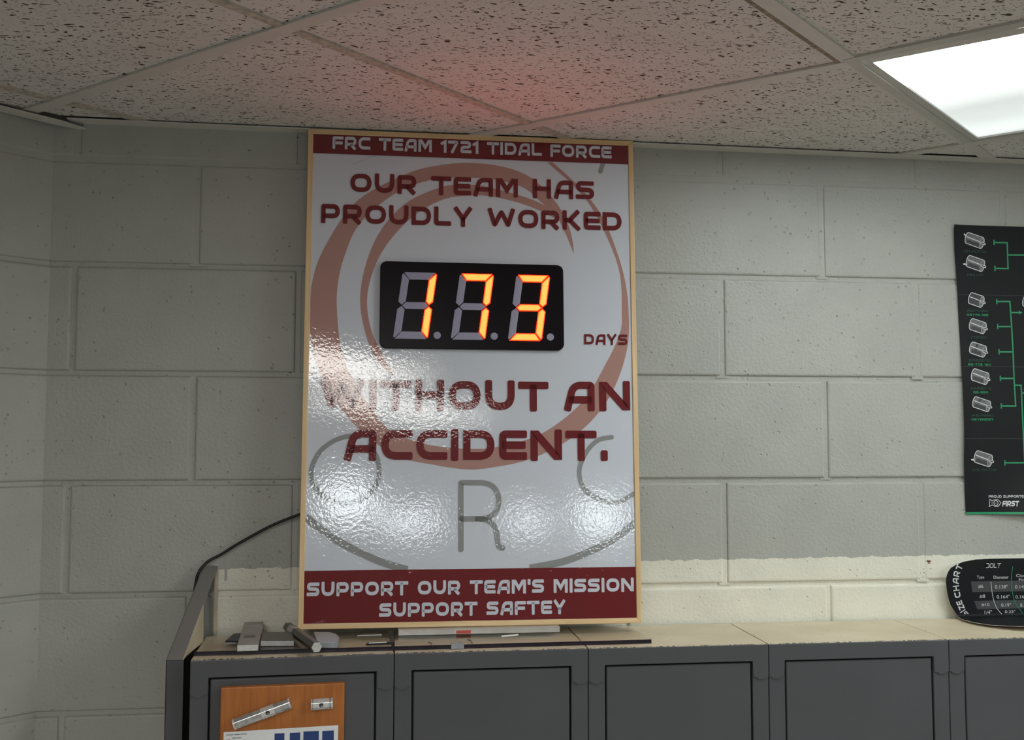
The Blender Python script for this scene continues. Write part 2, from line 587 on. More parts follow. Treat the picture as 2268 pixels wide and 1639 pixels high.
# rounded wide capitals drawn with one stroke width; every glyph is 1 high
def glyph(ch, s):
    h = s / 2
    T, Bm, L = 1 - h, h, h

    def W(w):
        return w - h
    if ch == ' ':
        return .52, []
    if ch == 'A':
        w = 1.12
        r = W(w)
        return w, [fillet([(h * .9, 0), (.34, T), (r, T), (r, 0)], [0, .26, .05, 0]), [(.19, .36), (r, .36)]]
    if ch == 'B':
        w = 1.05
        r = W(w)
        return w, [fillet([(L, Bm), (L, T), (r - .04, T), (r - .04, .52), (L, .52)], [0, 0, .2, .2, 0]), fillet([(L, .52), (r, .52), (r, Bm), (L, Bm)], [0, .2, .2, 0]), [(L, 0), (L, T)]]
    if ch == 'C':
        w = 1.06
        return w, [fillet([(w, T), (L, T), (L, Bm), (w, Bm)], [0, .36, .36, 0])]
    if ch == 'D':
        w = 1.12
        r = W(w)
        return w, [fillet([(L, Bm), (L, T), (r, T), (r, Bm)], [0, 0, .4, .4], True)]
    if ch == 'E':
        w = .96
        return w, [fillet([(w, T), (L, T), (L, Bm), (w, Bm)], [0, .1, .1, 0]), [(L, .5), (w - .05, .5)]]
    if ch == 'F':
        w = .96
        return w, [fillet([(L, 0), (L, T), (w, T)], [0, .05, 0]), [(L, .46), (w - .07, .46)]]
    if ch == 'G':
        w = 1.08
        r = W(w)
        return w, [fillet([(w - .03, T), (L, T), (L, Bm), (r, Bm), (r, .46), (.55, .46)], [0, .36, .36, .1, 0, 0])]
    if ch == 'H':
        w = 1.06
        r = W(w)
        return w, [[(L, 0), (L, 1)], [(r, 0), (r, 1)], [(L, .5), (r, .5)]]
    if ch == 'I':
        return s, [[(L, 0), (L, 1)]]
    if ch == 'J':
        w = .9
        r = W(w)
        return w, [fillet([(r, 1), (r, Bm), (0, Bm)], [0, .3, 0])]
    if ch == 'K':
        w = 1.08
        return w, [[(L, 0), (L, 1)], [(L, .5), (.42, .5), (w - h * 1.2, 1)], [(.42, .5), (w - h * .9, 0)]]
    if ch == 'L':
        w = .94
        return w, [fillet([(L, 1), (L, Bm), (w, Bm)], [0, .08, 0])]
    if ch == 'M':
        w = 1.26
        r = W(w)
        return w, [fillet([(L, 0), (L, T), (L + .16, T), (w / 2, .36), (r - .16, T), (r, T), (r, 0)], 0)]
    if ch == 'N':
        w = 1.14
        r = W(w)
        return w, [[(L, 0), (L, T), (L + .1, T), (r - .1, Bm), (r, Bm), (r, 1)]]
    if ch == 'O' or ch == '0':
        w = 1.18 if ch == 'O' else 1.02
        r = W(w)
        return w, [fillet([(L, Bm), (L, T), (r, T), (r, Bm)], .42, True)]
    if ch == 'P':
        w = 1.05
        r = W(w)
        return w, [fillet([(L, 0), (L, T), (r, T), (r, .36), (L, .36)], [0, .04, .3, .3, 0])]
    if ch == 'R':
        w = 1.08
        r = W(w)
        return w, [fillet([(L, 0), (L, T), (r - .02, T), (r - .02, .38), (L, .38)], [0, .04, .3, .3, 0]), [(.55, .38), (w - h * 1.1, 0)]]
    if ch == 'S' or ch == '5':
        w = 1.05 if ch == 'S' else .98
        r = W(w)
        return w, [fillet([(w - .05, T), (L, T), (L, .53), (r, .5), (r, Bm), (.02, Bm)], [0, .22 if ch == 'S' else .04, .2 if ch == 'S' else .04, .24, .24, 0])]
    if ch == 'T':
        w = 1.06
        return w, [[(0, T), (w, T)], [(w / 2, 0), (w / 2, T)]]
    if ch == 'U':
        w = 1.1
        r = W(w)
        return w, [fillet([(L, 1), (L, Bm), (r, Bm), (r, 1)], [0, .38, .38, 0])]
    if ch == 'V':
        w = 1.15
        return w, [fillet([(h, 1), (w / 2, h), (w - h, 1)], [0, .06, 0])]
    if ch == 'W':
        w = 1.62
        return w, [fillet([(h, 1), (.42, h), (w / 2, .84), (w - .42, h), (w - h, 1)], [0, .08, .08, .08, 0])]
    if ch == 'X':
        w = 1.1
        return w, [[(h, 0), (w - h, 1)], [(h, 1), (w - h, 0)]]
    if ch == 'Y':
        w = 1.1
        return w, [[(h * .9, 1), (w / 2, .42), (w - h * .9, 1)], [(w / 2, 0), (w / 2, .46)]]
    if ch == 'Z':
        w = 1.0
        return w, [fillet([(.03, T), (w - h * 1.5, T), (h * 1.5, Bm), (w - .02, Bm)], [0, 0, 0, 0])]
    if ch == '1':
        w = .52
        return w, [fillet([(.02, .70), (w - h, T + .02), (w - h, 0)], [0, 0, 0])]
    if ch == '2':
        w = 1.0
        r = W(w)
        return w, [fillet([(.04, T), (r, T), (r, .52), (L, .48), (L, Bm), (w, Bm)], [0, .24, .24, .22, .04, 0])]
    if ch == '3':
        w = .98
        r = W(w)
        return w, [fillet([(.04, T), (r, T), (r, .5), (.2, .5)], [0, .22, .18, 0]), fillet([(.2, .5), (r, .5), (r, Bm), (.02, Bm)], [0, .18, .24, 0])]
    if ch == '4':
        w = 1.02
        return w, [[(w - .3, 0), (w - .3, T), (h * 1.2, .32), (w, .32)]]
    if ch == '6':
        w = 1.0
        r = W(w)
        return w, [fillet([(w - .06, T), (L, T), (L, Bm), (r, Bm), (r, .54), (L, .54)], [0, .3, .26, .26, .22, 0])]
    if ch == '7':
        w = .98
        return w, [fillet([(0, T), (w - h * 1.2, T), (.34, 0)], [0, .06, 0])]
    if ch == '8':
        w = 1.02
        r = W(w)
        return w, [fillet([(L, Bm), (L, T), (r, T), (r, Bm)], .24, True), [(L, .5), (r, .5)]]
    if ch == '9':
        w = 1.0
        r = W(w)
        return w, [fillet([(.06, Bm), (r, Bm), (r, T), (L, T), (L, .46), (r, .46)], [0, .3, .26, .26, .22, 0])]
    if ch == '.':
        return s * 1.1, [[(s * .55, 0), (s * .55, s * 1.1)]]
    if ch == "'":
        return s * .8, [[(s * .4, .64), (s * .4, 1)]]
    if ch == '-':
        return .6, [[(.06, .45), (.54, .45)]]
    if ch == '#':
        return .9, [[(.2, 0), (.32, 1)], [(.56, 0), (.68, 1)], [(.02, .34), (.84, .34)], [(.06, .68), (.88, .68)]]
    if ch == '/':
        return .6, [[(.05, 0), (.55, 1)]]
    if ch == '"':
        return .42, [[(.1, .66), (.12, 1)], [(.3, .66), (.32, 1)]]
    return .6, [[(.05, 0), (.55, 0)]]


def text_polys(txt, x0, x1, y0, y1, s=.2, gap=.17, slant=0.0, ends='soft'):
    """2D polygons of a line of capitals fitted into the box x0..x1, y0..y1"""
    items = []
    cx = 0.0
    for ch in txt:
        wd, st = glyph(ch, s)
        items.append((cx, st, ch))
        cx += wd + gap
    total = cx - gap
    kx = (x1 - x0) / total
    ky = (y1 - y0)
    out = []
    for ox, st, ch in items:
        for pl in st:
            closed = ch in 'DO08' and len(pl) > 4
            for poly in stroke(pl, s, closed, ends if not closed else 'flat'):
                out.append([(x0 + (ox + px) * kx + py * slant * ky, y0 + py * ky) for px, py in poly])
    return out


def font_polys(txt, x0, x1, y0, y1, slant=0.0):
    """2D polygons of mixed-case text set in the built-in typeface, fitted into a box"""
    cu = bpy.data.curves.new('text', 'FONT')
    cu.body = txt
    ob = bpy.data.objects.new('text', cu)
    COL.objects.link(ob)
    dg = bpy.context.evaluated_depsgraph_get()
    dg.update()
    me = bpy.data.meshes.new_from_object(ob.evaluated_get(dg))
    xs = [v.co.x for v in me.vertices]
    ys = [v.co.y for v in me.vertices]
    a, b, c, d = min(xs), max(xs), min(ys), max(ys)
    out = []
    for p in me.polygons:
        out.append([(x0 + (me.vertices[i].co.x - a) / (b - a) * (x1 - x0) + slant * (me.vertices[i].co.y - c) / (d - c) * (y1 - y0),
                     y0 + (me.vertices[i].co.y - c) / (d - c) * (y1 - y0)) for i in p.vertices])
    bpy.data.objects.remove(ob)
    bpy.data.curves.remove(cu)
    bpy.data.meshes.remove(me)
    return out


def ccw(poly):
    a = 0
    for i in range(len(poly)):
        x0, y0 = poly[i]
        x1, y1 = poly[(i + 1) % len(poly)]
        a += x0 * y1 - x1 * y0
    return poly if a > 0 else poly[::-1]


def rrect(x0, x1, z0, z1, r, n=6):
    out = []
    for cx, cz, a0 in ((x1 - r, z1 - r, 0), (x0 + r, z1 - r, 90), (x0 + r, z0 + r, 180), (x1 - r, z0 + r, 270)):
        for k in range(n + 1):
            a = R(a0 + 90 * k / n)
            out.append((cx + r * math.cos(a), cz + r * math.sin(a)))
    return out


# ------------------------------------------------------------------ room shell
FLOOR = -1.92
PH = R(39.6)
XC = -0.049
XR = 9.0
YF = -9.0


def ceil_z(x):
    return 0.4654 - 0.0074 * max(-1.5, min(x, 3.5))


LINES = {-3: 0.5985, -2: 0.3966, -1: 0.2004, 0: 0.0, 1: -0.2005, 2: -0.4026, 3: -0.6101}
for _k in range(4, 11):
    LINES[_k] = LINES[_k - 1] - 0.2032
JDEPTH = {-3: .001, -2: .00125, -1: .0044, 0: .0050, 1: .0053, 2: .0050, 3: .0046}
JA = {0: -0.0062, 1: 0.3982, 2: 0.8128, 3: 1.2214, 4: 1.6275}
JB = {0: 0.2104, 1: 0.6170, 2: 1.0235, 3: 1.4314, 4: 1.8229}


def joint_x(fam, k):
    d = JA if fam == 0 else JB
    if k in d:
        return d[k]
    e = 0 if k < 0 else 4
    return d[e] + (k - e) * 0.4064


def block_wall(name, x0, x1, mats, matrix, offset=0.0):
    """hollow blocks laid in running bond, faces standing proud of tooled joints"""
    mb = MB()
    ks = sorted(LINES)
    for a, b in zip(ks[:-1], ks[1:]):
        zt, zb = LINES[a], max(LINES[b], FLOOR)
        if zt <= FLOOR:
            break
        fam = 0 if (a % 2) else 1
        if a == -2:
            fam = 1
        k0 = int((x0 - offset) / 0.4064) - 3
        xs = [joint_x(fam, k) + offset for k in range(k0, k0 + int((x1 - x0) / .4064) + 8)]
        cuts = [x0] + [x for x in xs if x0 + .02 < x < x1 - .02] + [x1]
        for p, q in zip(cuts[:-1], cuts[1:]):
            f = random.uniform(-.0004, .0004)
            rings = [(.0036, .0068), (.0050, .0024 + f), (.0066, .0006 + f), (.0090, f)]
            prev = None
            for ins, y in rings:
                i0 = ins if p > x0 else 0.0
                i1 = ins if q < x1 else 0.0
                ring = [(p + i0, y, zb + ins), (q - i1, y, zb + ins), (q - i1, y, zt - ins), (p + i0, y, zt - ins)]
                if prev:
                    for e in range(4):
                        g = (e + 1) % 4
                        mb.poly([prev[e], prev[g], ring[g], ring[e]])
                prev = ring
            mb.poly(prev)
            if q < x1:
                jd = random.choice((.0031, .0040, .0047)) if a > -2 else .0021
                if name == 'wall_back' and a in (-1, 1) and abs(q - 1.6275) < .01:
                    jd = .0012
                mb.poly([(q - .012, jd, zb), (q + .012, jd, zb), (q + .012, jd, zt), (q - .012, jd, zt)])
        if b in JDEPTH or b > 3:
            jd = JDEPTH.get(b, .0045)
            mb.poly([(x0 - .02, jd, zb - .012), (x1 + .02, jd, zb - .012), (x1 + .02, jd, zb + .012), (x0 - .02, jd, zb + .012)])
    mb.poly([(x0 - .02, .0066, FLOOR), (x1 + .02, .0066, FLOOR), (x1 + .02, .0066, .62), (x0 - .02, .0066, .62)])
    # solid thickness behind the face
    mb.poly([(x0, .15, FLOOR), (x1, .15, FLOOR), (x1, .15, .62), (x0, .15, .62)][::-1])
    return mb, matrix


mb, _ = block_wall('wall_back', XC, XR, None, None)
# run of grey paint over the cream band, and the rust mark
drip = [(0.2732, -.349), (0.2732, -.377), (.2740, -.3793), (.2755, -.3802), (.2771, -.3793), (.2778, -.377), (.2778, -.349)]
mb.prism([(x, -.0002, z) for x, z in drip], [(x, -.0010, z) for x, z in drip], 1)
for dx, dz, a, b_ in ((0, 0, .0042, .0011), (-.0012, -.0022, .0009, .003), (.0018, -.0026, .0008, .0034), (-.003, .0004, .001, .0012)):
    mb.poly([(1.6402 + dx - a, -.0008, -.3622 + dz - b_), (1.6402 + dx + a, -.0008, -.3622 + dz - b_), (1.6402 + dx + a, -.0008, -.3622 + dz + b_), (1.6402 + dx - a, -.0008, -.3622 + dz + b_)], 2)
struct(mb.build('wall_back', [M['wall_back'], M['wall'], M['rust']], fix=False))

LW = Matrix.Translation((XC, 0, 0)) @ Matrix.Rotation(PH, 4, 'Z')
mb, _ = block_wall('wall_left', -9.0, 0.0, None, None, offset=-.17)
struct(mb.build('wall_left', [M['wall']], fix=False, matrix=LW))

xl, yl = XC - 9 * math.cos(PH), -9 * math.sin(PH)
for nm, pts in (('wall_side', [(xl, yl), (xl, YF)]), ('wall_front', [(xl, YF), (XR, YF)]), ('wall_right', [(XR, YF), (XR, 0)])):
    mb = MB()
    (a0, b0), (a1, b1) = pts
    d = Vector((a1 - a0, b1 - b0)).normalized()
    n = Vector((d.y, -d.x)) * -0.1
    lo = [(a0, b0, FLOOR), (a1, b1, FLOOR), (a1 - n.x, b1 - n.y, FLOOR), (a0 - n.x, b0 - n.y, FLOOR)]
    mb.prism(lo, [(p[0], p[1], .62) for p in lo])
    struct(mb.build(nm, M['plain_wall']))
# daylight windows in the wall behind the camera (they mirror in the glossy sign)
for k, (cx, cz, ww, hh, wmat) in enumerate(((.13, .20, .50, .40, 'day'), (.78, -.01, .62, .22, 'day_dim'), (2.02, -.02, .42, .18, 'day_dim'), (2.82, .02, .48, .36, 'day_dim')), 1):
    wb = MB()
    x0, x1, z0, z1 = cx - ww / 2, cx + ww / 2, cz - hh / 2, cz + hh / 2
    for a0, a1, b0, b1 in ((x0 - .04, x0, z0 - .04, z1 + .04), (x1, x1 + .04, z0 - .04, z1 + .04), (x0, x1, z0 - .04, z0), (x0, x1, z1, z1 + .04)):
        wb.box(a0, a1, YF, YF + .03, b0, b1)
    wo = struct(wb.build('window_%d' % k, M['light_frame']))
    pb = MB()
    pb.box(x0, x1, YF + .004, YF + .010, z0, z1)
    pb.build('pane', M[wmat], wo)
mb = MB()
room = [(XC, 0), (xl, yl), (xl, YF), (XR, YF), (XR, 0)]
mb.prism([(x, y, FLOOR - .1) for x, y in room], [(x, y, FLOOR) for x, y in room])
struct(mb.build('floor', M['floor']))

# ------------------------------------------------------------------ suspended ceiling


def ln(px, py, deg):
    return (Vector((px, py)), Vector((math.cos(R(deg)), math.sin(R(deg)))))


PL = {0: ln(.3105, -.3977, -41.6), 1: ln(1.0328, -.2809, -40.4), 2: ln(1.690, -.115, -44.5)}
QL = {0: ln(-.0018, -.118, 38.5), 1: ln(.5983, -.3262, 43.8), 2: ln(1.3304, -.4289, 42.1)}
nP = Vector((math.sin(R(42)), math.cos(R(42))))       # step from one P line to the next
nQ = Vector((math.cos(R(42)), -math.sin(R(42))))
for k in range(-1, -32, -1):
    c = PL[0][0] + nP * (.585 * k)
    PL[k] = ln(c.x, c.y, -42)
for k in range(3, 12):
    c = PL[2][0] + nP * (.585 * (k - 2))
    PL[k] = ln(c.x, c.y, -42)
for k in range(-1, -20, -1):
    c = QL[0][0] + nQ * (.6 * k)
    QL[k] = ln(c.x, c.y, 42)
for k in range(3, 42):
    c = QL[2][0] + nQ * (.6 * (k - 2))
    QL[k] = ln(c.x, c.y, 42)


def cross(a, b):
    (p, d), (q, e) = a, b
    den = d.x * e.y - d.y * e.x
    t = ((q.x - p.x) * e.y - (q.y - p.y) * e.x) / den
    return p + d * t


def clip(poly, p, n):
    """keep the side where (x-p).n <= 0"""
    out = []
    for i in range(len(poly)):
        a, b = poly[i], poly[(i + 1) % len(poly)]
        da, db = (a - p).dot(n), (b - p).dot(n)
        if da <= 0:
            out.append(a)
        if (da < 0 < db) or (db < 0 < da):
            out.append(a + (b - a) * (da / (da - db)))
    return out


BN, LN = Vector((0, 1)), Vector((-math.sin(PH), math.cos(PH)))


def area(poly):
    return abs(sum(poly[i].x * poly[(i + 1) % len(poly)].y - poly[(i + 1) % len(poly)].x * poly[i].y for i in range(len(poly)))) / 2 if len(poly) > 2 else 0


def room_clip(poly, back, left):
    poly = clip(poly, Vector((0, -back)), BN)
    poly = clip(poly, Vector((XC, 0)) - LN * left, LN) if len(poly) > 2 else []
    for p, n in ((Vector((XR, 0)), Vector((1, 0))), (Vector((xl, 0)), Vector((-1, 0))), (Vector((0, YF)), Vector((0, -1)))):
        poly = clip(poly, p, n) if len(poly) > 2 else []
    return poly


tiles = MB()
light_cell = (2, 1)      # (Q index, P index) of the cell pair taken by the fitting in view
far_cells = {}
for i in range(-31, 11):
    for j in range(-19, 41):
        if j in (2, 3) and i == 1:
            continue
        q4 = [cross(PL[i], QL[j]), cross(PL[i], QL[j + 1]), cross(PL[i + 1], QL[j + 1]), cross(PL[i + 1], QL[j])]
        c = sum(q4, Vector((0, 0))) / 4
        if c.y > .9 or c.y < YF - .6 or c.x < xl - .6 or c.x > XR + .6 or c.y > 1.2 + (c.x - XC) * math.tan(PH):
            continue
        q4 = [c + (p - c) * .988 for p in q4]
        near = c.y > -1.2 and -.6 < c.x < 2.8
        poly = room_clip(q4, .004, .004)
        if len(poly) < 3 or area(poly) < 2e-4:
            continue
        cut = near and area(poly) < .05
        if cut:
            poly = room_clip(q4, .031, .036)
            if len(poly) < 3 or area(poly) < 1e-4:
                continue
        zl = .0022
        lo = [(p.x, p.y, ceil_z(p.x) + zl) for p in poly]
        hi = [(p.x, p.y, ceil_z(p.x) + zl + .014) for p in poly]
        tiles.prism(lo, hi)
struct(tiles.build('ceiling', M['tile']))

_n = 0


def grid_bar(line, w, t0=-40, t1=40, dz=0.0):
    """inverted T: a flange below and a web above, cut off at the walls"""
    global _n
    p, d = line
    n = Vector((-d.y, d.x))
    poly = [p + d * t0 - n * w / 2, p + d * t1 - n * w / 2, p + d * t1 + n * w / 2, p + d * t0 + n * w / 2]
    poly = room_clip(poly, .006, .008)
    if len(poly) < 3 or area(poly) < 1e-3:
        return None
    mb = MB()
    mb.prism([(q.x, q.y, ceil_z(q.x) - .0018 + dz) for q in poly], [(q.x, q.y, ceil_z(q.x) + .0018 + dz) for q in poly])
    return mb


for fam, tab in (('p', PL), ('q', QL)):
    for k in sorted(tab):
        if not (-7 <= k <= 8):
            continue
        # long bars are split so the slope of the hung ceiling can follow
        p, d = tab[k]
        mb = MB()
        for s0 in range(-10, 10):
            seg = grid_bar(tab[k], .0245 if fam == 'p' or k == 2 else .0165, s0, s0 + 1.0, 0.0 if fam == 'p' else .0007)
            if seg:
                mb.mesh(seg.v, seg.f)
        if mb.v:
            _n += 1
            struct(mb.build('trim_%d' % _n, M['grid_dusty'] if fam == 'q' and k in (-1, 0, 1) else M['grid']))

# brown dusty edge along the wide bar at the upper right
mb = MB()
p, d = QL[2]
n_ = Vector((-d.y, d.x))
e1 = cross(PL[1], QL[2]) - d * .016
pts4 = [e1 - d * .9 + n_ * .0115, e1 + n_ * .0115, e1 + n_ * .0185, e1 - d * .9 + n_ * .0185]
mb.prism([(q.x, q.y, ceil_z(q.x) - .0012) for q in pts4], [(q.x, q.y, ceil_z(q.x) + .003) for q in pts4])
_n += 1
struct(mb.build('trim_%d' % _n, M['stain']))

# angle moulding along the back wall
mb = MB()
for x0, x1 in ((XC + .03, .8), (.8, 1.8), (1.8, 3.5), (3.5, XR)):
    a, b = ceil_z(x0), ceil_z(x1)
    mb.prism([(x0, -.029, a - .0025), (x1, -.029, b - .0025), (x1, 0.0, b - .0025), (x0, 0.0, a - .0025)],
             [(x0, -.029, a - .0005), (x1, -.029, b - .0005), (x1, 0.0, b - .0005), (x0, 0.0, a - .0005)])
    mb.prism([(x0, -.0025, a - .0005), (x1, -.0025, b - .0005), (x1, 0.0, b - .0005), (x0, 0.0, a - .0005)],
             [(x0, -.0025, a + .022), (x1, -.0025, b + .022), (x1, 0.0, b + .022), (x0, 0.0, a + .022)])
_n += 1
struct(mb.build('trim_%d' % _n, M['grid']))
# loose angle moulding on the left wall: its end sags and laps over the corner
mb = MB()
u = Vector((math.cos(PH), math.sin(PH)))
stations = [(-9.0, .0, .026, 0), (-.6, .0, .026, 0), (-.12, -.0035, .028, .004), (0.0, -.009, .026, .014), (.045, -.0125, .006, .030)]
for (s0, d0, w0, o0), (s1, d1, w1, o1) in zip(stations[:-1], stations[1:]):
    pts = []
    for s_, d_, w_, o_ in ((s0, d0, w0, o0), (s1, d1, w1, o1)):
        base = Vector((XC, 0)) + u * s_ - LN * o_
        z = .4640 + d_
        pts.append(((base.x, base.y, z), ((base - LN * w_).x, (base - LN * w_).y, z + .001)))
    lo = [pts[0][1], pts[1][1], pts[1][0], pts[0][0]]
    mb.prism(lo, [(x, y, z + .002) for x, y, z in lo])
_n += 1
struct(mb.build('trim_%d' % _n, M['grid']))

# ------------------------------------------------------------------ ceiling lights


def ceiling_light(corner, qdeg, pdeg, wq, wp, lens, label, drop=.0):
    z = ceil_z(corner[0])
    t = thing('ceiling_light', label, 'ceiling light', (corner[0], corner[1], z), (0, 0, R(qdeg)), 'fluorescent light panels set in the ceiling grid')
    slope = -.0074 * math.cos(R(qdeg))
    slope2 = -.0074 * math.cos(R(pdeg))
    a = R(pdeg - qdeg)
    e = Vector((math.cos(a), math.sin(a)))

    def P(s, r, dz):
        x, y = s + e.x * r, e.y * r
        return (x, y, slope * s + slope2 * r + dz)
    f, g = .021, .032
    fr = MB()
    # four mitred frame members with a stepped lip
    outer = [(-f, -g), (wq + f, -g), (wq + f, wp + g), (-f, wp + g)]
    inner = [(0, 0), (wq, 0), (wq, wp), (0, wp)]
    mid = [(-f * .45, -g * .45), (wq + f * .45, -g * .45), (wq + f * .45, wp + g * .45), (-f * .45, wp + g * .45)]
    prof = [(outer, .03), (outer, -.002), (mid, -.0035), (mid, -.0015), (inner, -.0020), (inner, .006)]
    for (A, za), (B, zb) in zip(prof[:-1], prof[1:]):
        for k in range(4):
            l = (k + 1) % 4
            fr.poly([P(*A[k], za), P(*A[l], za), P(*B[l], zb), P(*B[k], zb)])
    fr.build('frame', M['light_frame'], t, fix=True)
    ho = MB()
    ho.prism([P(*p, .0095) for p in outer], [P(*p, .09) for p in outer])
    ho.build('housing', M['light_frame'], t)
    le = MB()
    le.poly([P(*p, .0012) for p in inner][::-1])
    le.poly([P(*p, .0090) for p in inner], 1)
    le.build('diffuser', [lens, M['light_frame']], t, fix=False)
    return t


ceiling_light((1.288, -.5022), 41.9, -43.2, .526, 1.14, M['lens'], 'bright fluorescent ceiling light panel at the upper right, beside the back wall')
for cx, cy, lab in ((-.36, -2.20, 'ceiling light panel behind the camera, mirrored in the left edge of the sign'),
                    (.05, -3.55, 'second ceiling light panel behind the camera, mirrored below the red counter'),
                    (2.55, -1.75, 'added ceiling light panel to the right of the camera, in line with the visible one'),  # unseen panel added to brighten the right part of the wall
                    (4.6, -1.6, 'added ceiling light panel to the right of the photo, near the back wall')):  # unseen panel added to lift the overall room light
    ceiling_light((cx, cy), 42, -48, .54, 1.14, M['lens_near'] if 'mirrored' in lab else M['lens_right'] if 'right' in lab else M['lens_far'], lab)

# ------------------------------------------------------------------ lockers
TOP = -.475
YFR = -.205
BOUND = [.2555, .5817, .9090, 1.2272, 1.5590, 1.8850]
LLAB = ['dark grey locker at the left end of the row, orange board on its door',
        'dark grey locker second from the left, standing below the left half of the sign',
        'dark grey locker third from the left, standing below the right edge of the sign',
        'dark grey locker fourth from the left, between the sign and the curled black chart',
        'dark grey locker at the right edge, under the curled black chart']


def make_locker(x0, x1, label, rotz=0.0):
    w = x1 - x0
    loc = Vector((x0, 0, 0))
    if rotz:
        # stands slightly twisted about its right-hand front corner
        piv = Vector((x1, YFR, 0))
        loc = piv + Matrix.Rotation(rotz, 3, 'Z') @ (loc - piv)
    t = thing('locker', label, 'locker', (loc.x, loc.y, FLOOR), (0, 0, rotz), 'grey lockers in a row along the wall')
    H = TOP - FLOOR
    g = .0006
    a, b = g, w - g
    yf = YFR
    b1 = MB()
    b1.box(a, a + .0015, yf + .016, -.006, .02, H - .002)
    b1.box(b - .0015, b, yf + .016, -.006, .02, H - .002)
    b1.box(a, b, -.0075, -.006, .02, H - .002)
    b1.box(a, b, yf + .016, -.006, .02, .035)
    b1.build('body', M['locker'], t)
    tp = MB()
    tp.box(a + .0004, b - .0004, yf + .0012, -.006, H - .0018, H)
    tp.build('top_panel', M['locker_top'], t, bevel=.0006)
    # stiles and bottom rail
    fr = MB()
    sw = .0285
    for p, q in ((a, a + sw), (b - sw, b)):
        fr.box(p, q, yf, yf + .018, .02, H - .038)
    fr.box(a + sw, b - sw, yf, yf + .018, .02, .06)
    fr.build('frame', M['locker'], t, bevel=.0009)
    # header channel lapping over the stiles with stepped feet
    hb = MB()
    o = [(a, H - .0006), (a, H - .0555), (a + .0035, H - .0555), (a + .0055, H - .0585), (a + .011, H - .0600), (a + .0185, H - .0600), (a + .0215, H - .0565), (a + .0275, H - .0555), (a + .0285, H - .0285),
         (b - .0285, H - .0285), (b - .0275, H - .0555), (b - .0215, H - .0565), (b - .0185, H - .0600), (b - .011, H - .0600), (b - .0055, H - .0585), (b - .0035, H - .0555), (b, H - .0555), (b, H - .0006)]
    hb.prism([(x, yf - .0020, z) for x, z in o], [(x, yf + .012, z) for x, z in o])
    hb.build('header', M['locker'], t, bevel=.0012, seg=2)
    # recess behind the door gap
    rc = MB()
    rc.box(a + sw - .004, b - sw + .004, yf + .0165, yf + .0185, .03, H - .02)
    rc.build('recess', M['locker_dark'], t)
    d = MB()
    dx0, dx1, dz0, dz1 = a + sw + .0028, b - sw - .0028, .064, H - .0316
    d.box(dx0, dx1, yf + .0008, yf + .014, dz0, dz1)
    d.build('door', M['locker'], t, bevel=.0028, seg=3)
    return t


for i in range(5):
    make_locker(BOUND[i], BOUND[i + 1], LLAB[i], R(3.0) if i == 0 else 0.0)

# ------------------------------------------------------------------ sloping end panel
ep = thing('end_panel', 'grey sheet metal end panel with a sloping top beside the leftmost locker', 'panel', (0, 0, 0))
A0, A1 = Vector((.2150, -.206, 0)), Vector((.2430, -.206, 0))       # front strip
B0, B1 = Vector((.2362, -.004, 0)), Vector((.2622, -.004, 0))       # at the wall
zf, zb = -.4768, -.3505
T = .0014


def up(p, z):
    return (p.x, p.y, z)


mb = MB()
off = Vector((T, 0, 0))
mb.prism([up(A0, FLOOR), up(B0, FLOOR), up(B0, zb), up(A0, zf)], [up(A0 + off, FLOOR), up(B0 + off, FLOOR), up(B0 + off, zb), up(A0 + off, zf)])
mb.build('side_plate', M['panel'], ep)
mb = MB()
mb.prism([up(A0, FLOOR), up(A1, FLOOR), up(A1, zf), up(A0, zf)], [up(p + Vector((0, T, 0)), z) for p, z in ((A0, FLOOR), (A1, FLOOR), (A1, zf), (A0, zf))])
mb.build('front_strip', M['locker'], ep, bevel=.0004)
mb = MB()
mb.prism([up(A0, zf), up(A1, zf), up(B1, zb), up(B0, zb)], [up(A0, zf - T), up(A1, zf - T), up(B1, zb - T), up(B0, zb - T)])
mb.build('sloping_top', M['panel'], ep, bevel=.0003)
mb = MB()
Pm = A1 + (B1 - A1) * .55
lip = [up(A1, zf + .0002), up(Pm, zf + .55 * (zb - zf)), up(Pm + Vector((0, .003, 0)), TOP + .004), up(A1 + (B1 - A1) * .06, TOP + .0004)]
mb.prism(lip, [(x - T, y, z) for x, y, z in lip])
mb.build('lip', M['panel_in'], ep)
mb = MB()
rs0 = B1 + Vector((-.006, 0, 0))
mb.prism([up(rs0, TOP + .001), up(B1, TOP + .001), up(B1, zb), up(rs0, zb)], [(p[0], p[1] - T, p[2]) for p in (up(rs0, TOP + .001), up(B1, TOP + .001), up(B1, zb), up(rs0, zb))])
mb.build('rear_flange', M['panel_in'], ep)

# ------------------------------------------------------------------ the sign
SW, SH = .6212, .9171
sign = thing('safety_sign', 'tall wood framed safety sign with a red number counter leaning on the wall', 'sign',
             (.41300, -.08188, -.45569), (-.054547, .002288, -.00027))
FW = .0097


def rail(pts, name, mat):
    mb_ = MB()
    mb_.prism([(x, 0, z) for x, z in pts], [(x, .0215, z) for x, z in pts])
    o_ = mb_.build(name, mat, sign, bevel=.0009)
    return o_


rail([(0, 0), (FW, FW), (FW, SH - FW), (0, SH)], 'frame_rail', M['pine'])
rail([(SW, 0), (SW - FW, FW), (SW - FW, SH - FW), (SW, SH)], 'frame_rail', M['pine'])
rail([(0, 0), (SW, 0), (SW - FW, FW), (FW, FW)], 'frame_rail', M['pine_x'])
rail([(0, SH), (FW, SH - FW), (SW - FW, SH - FW), (SW, SH)], 'frame_rail', M['pine_x'])

WHT, MAR, PNK, GRY, LIL = range(5)
pn = MB()
YP = .0022


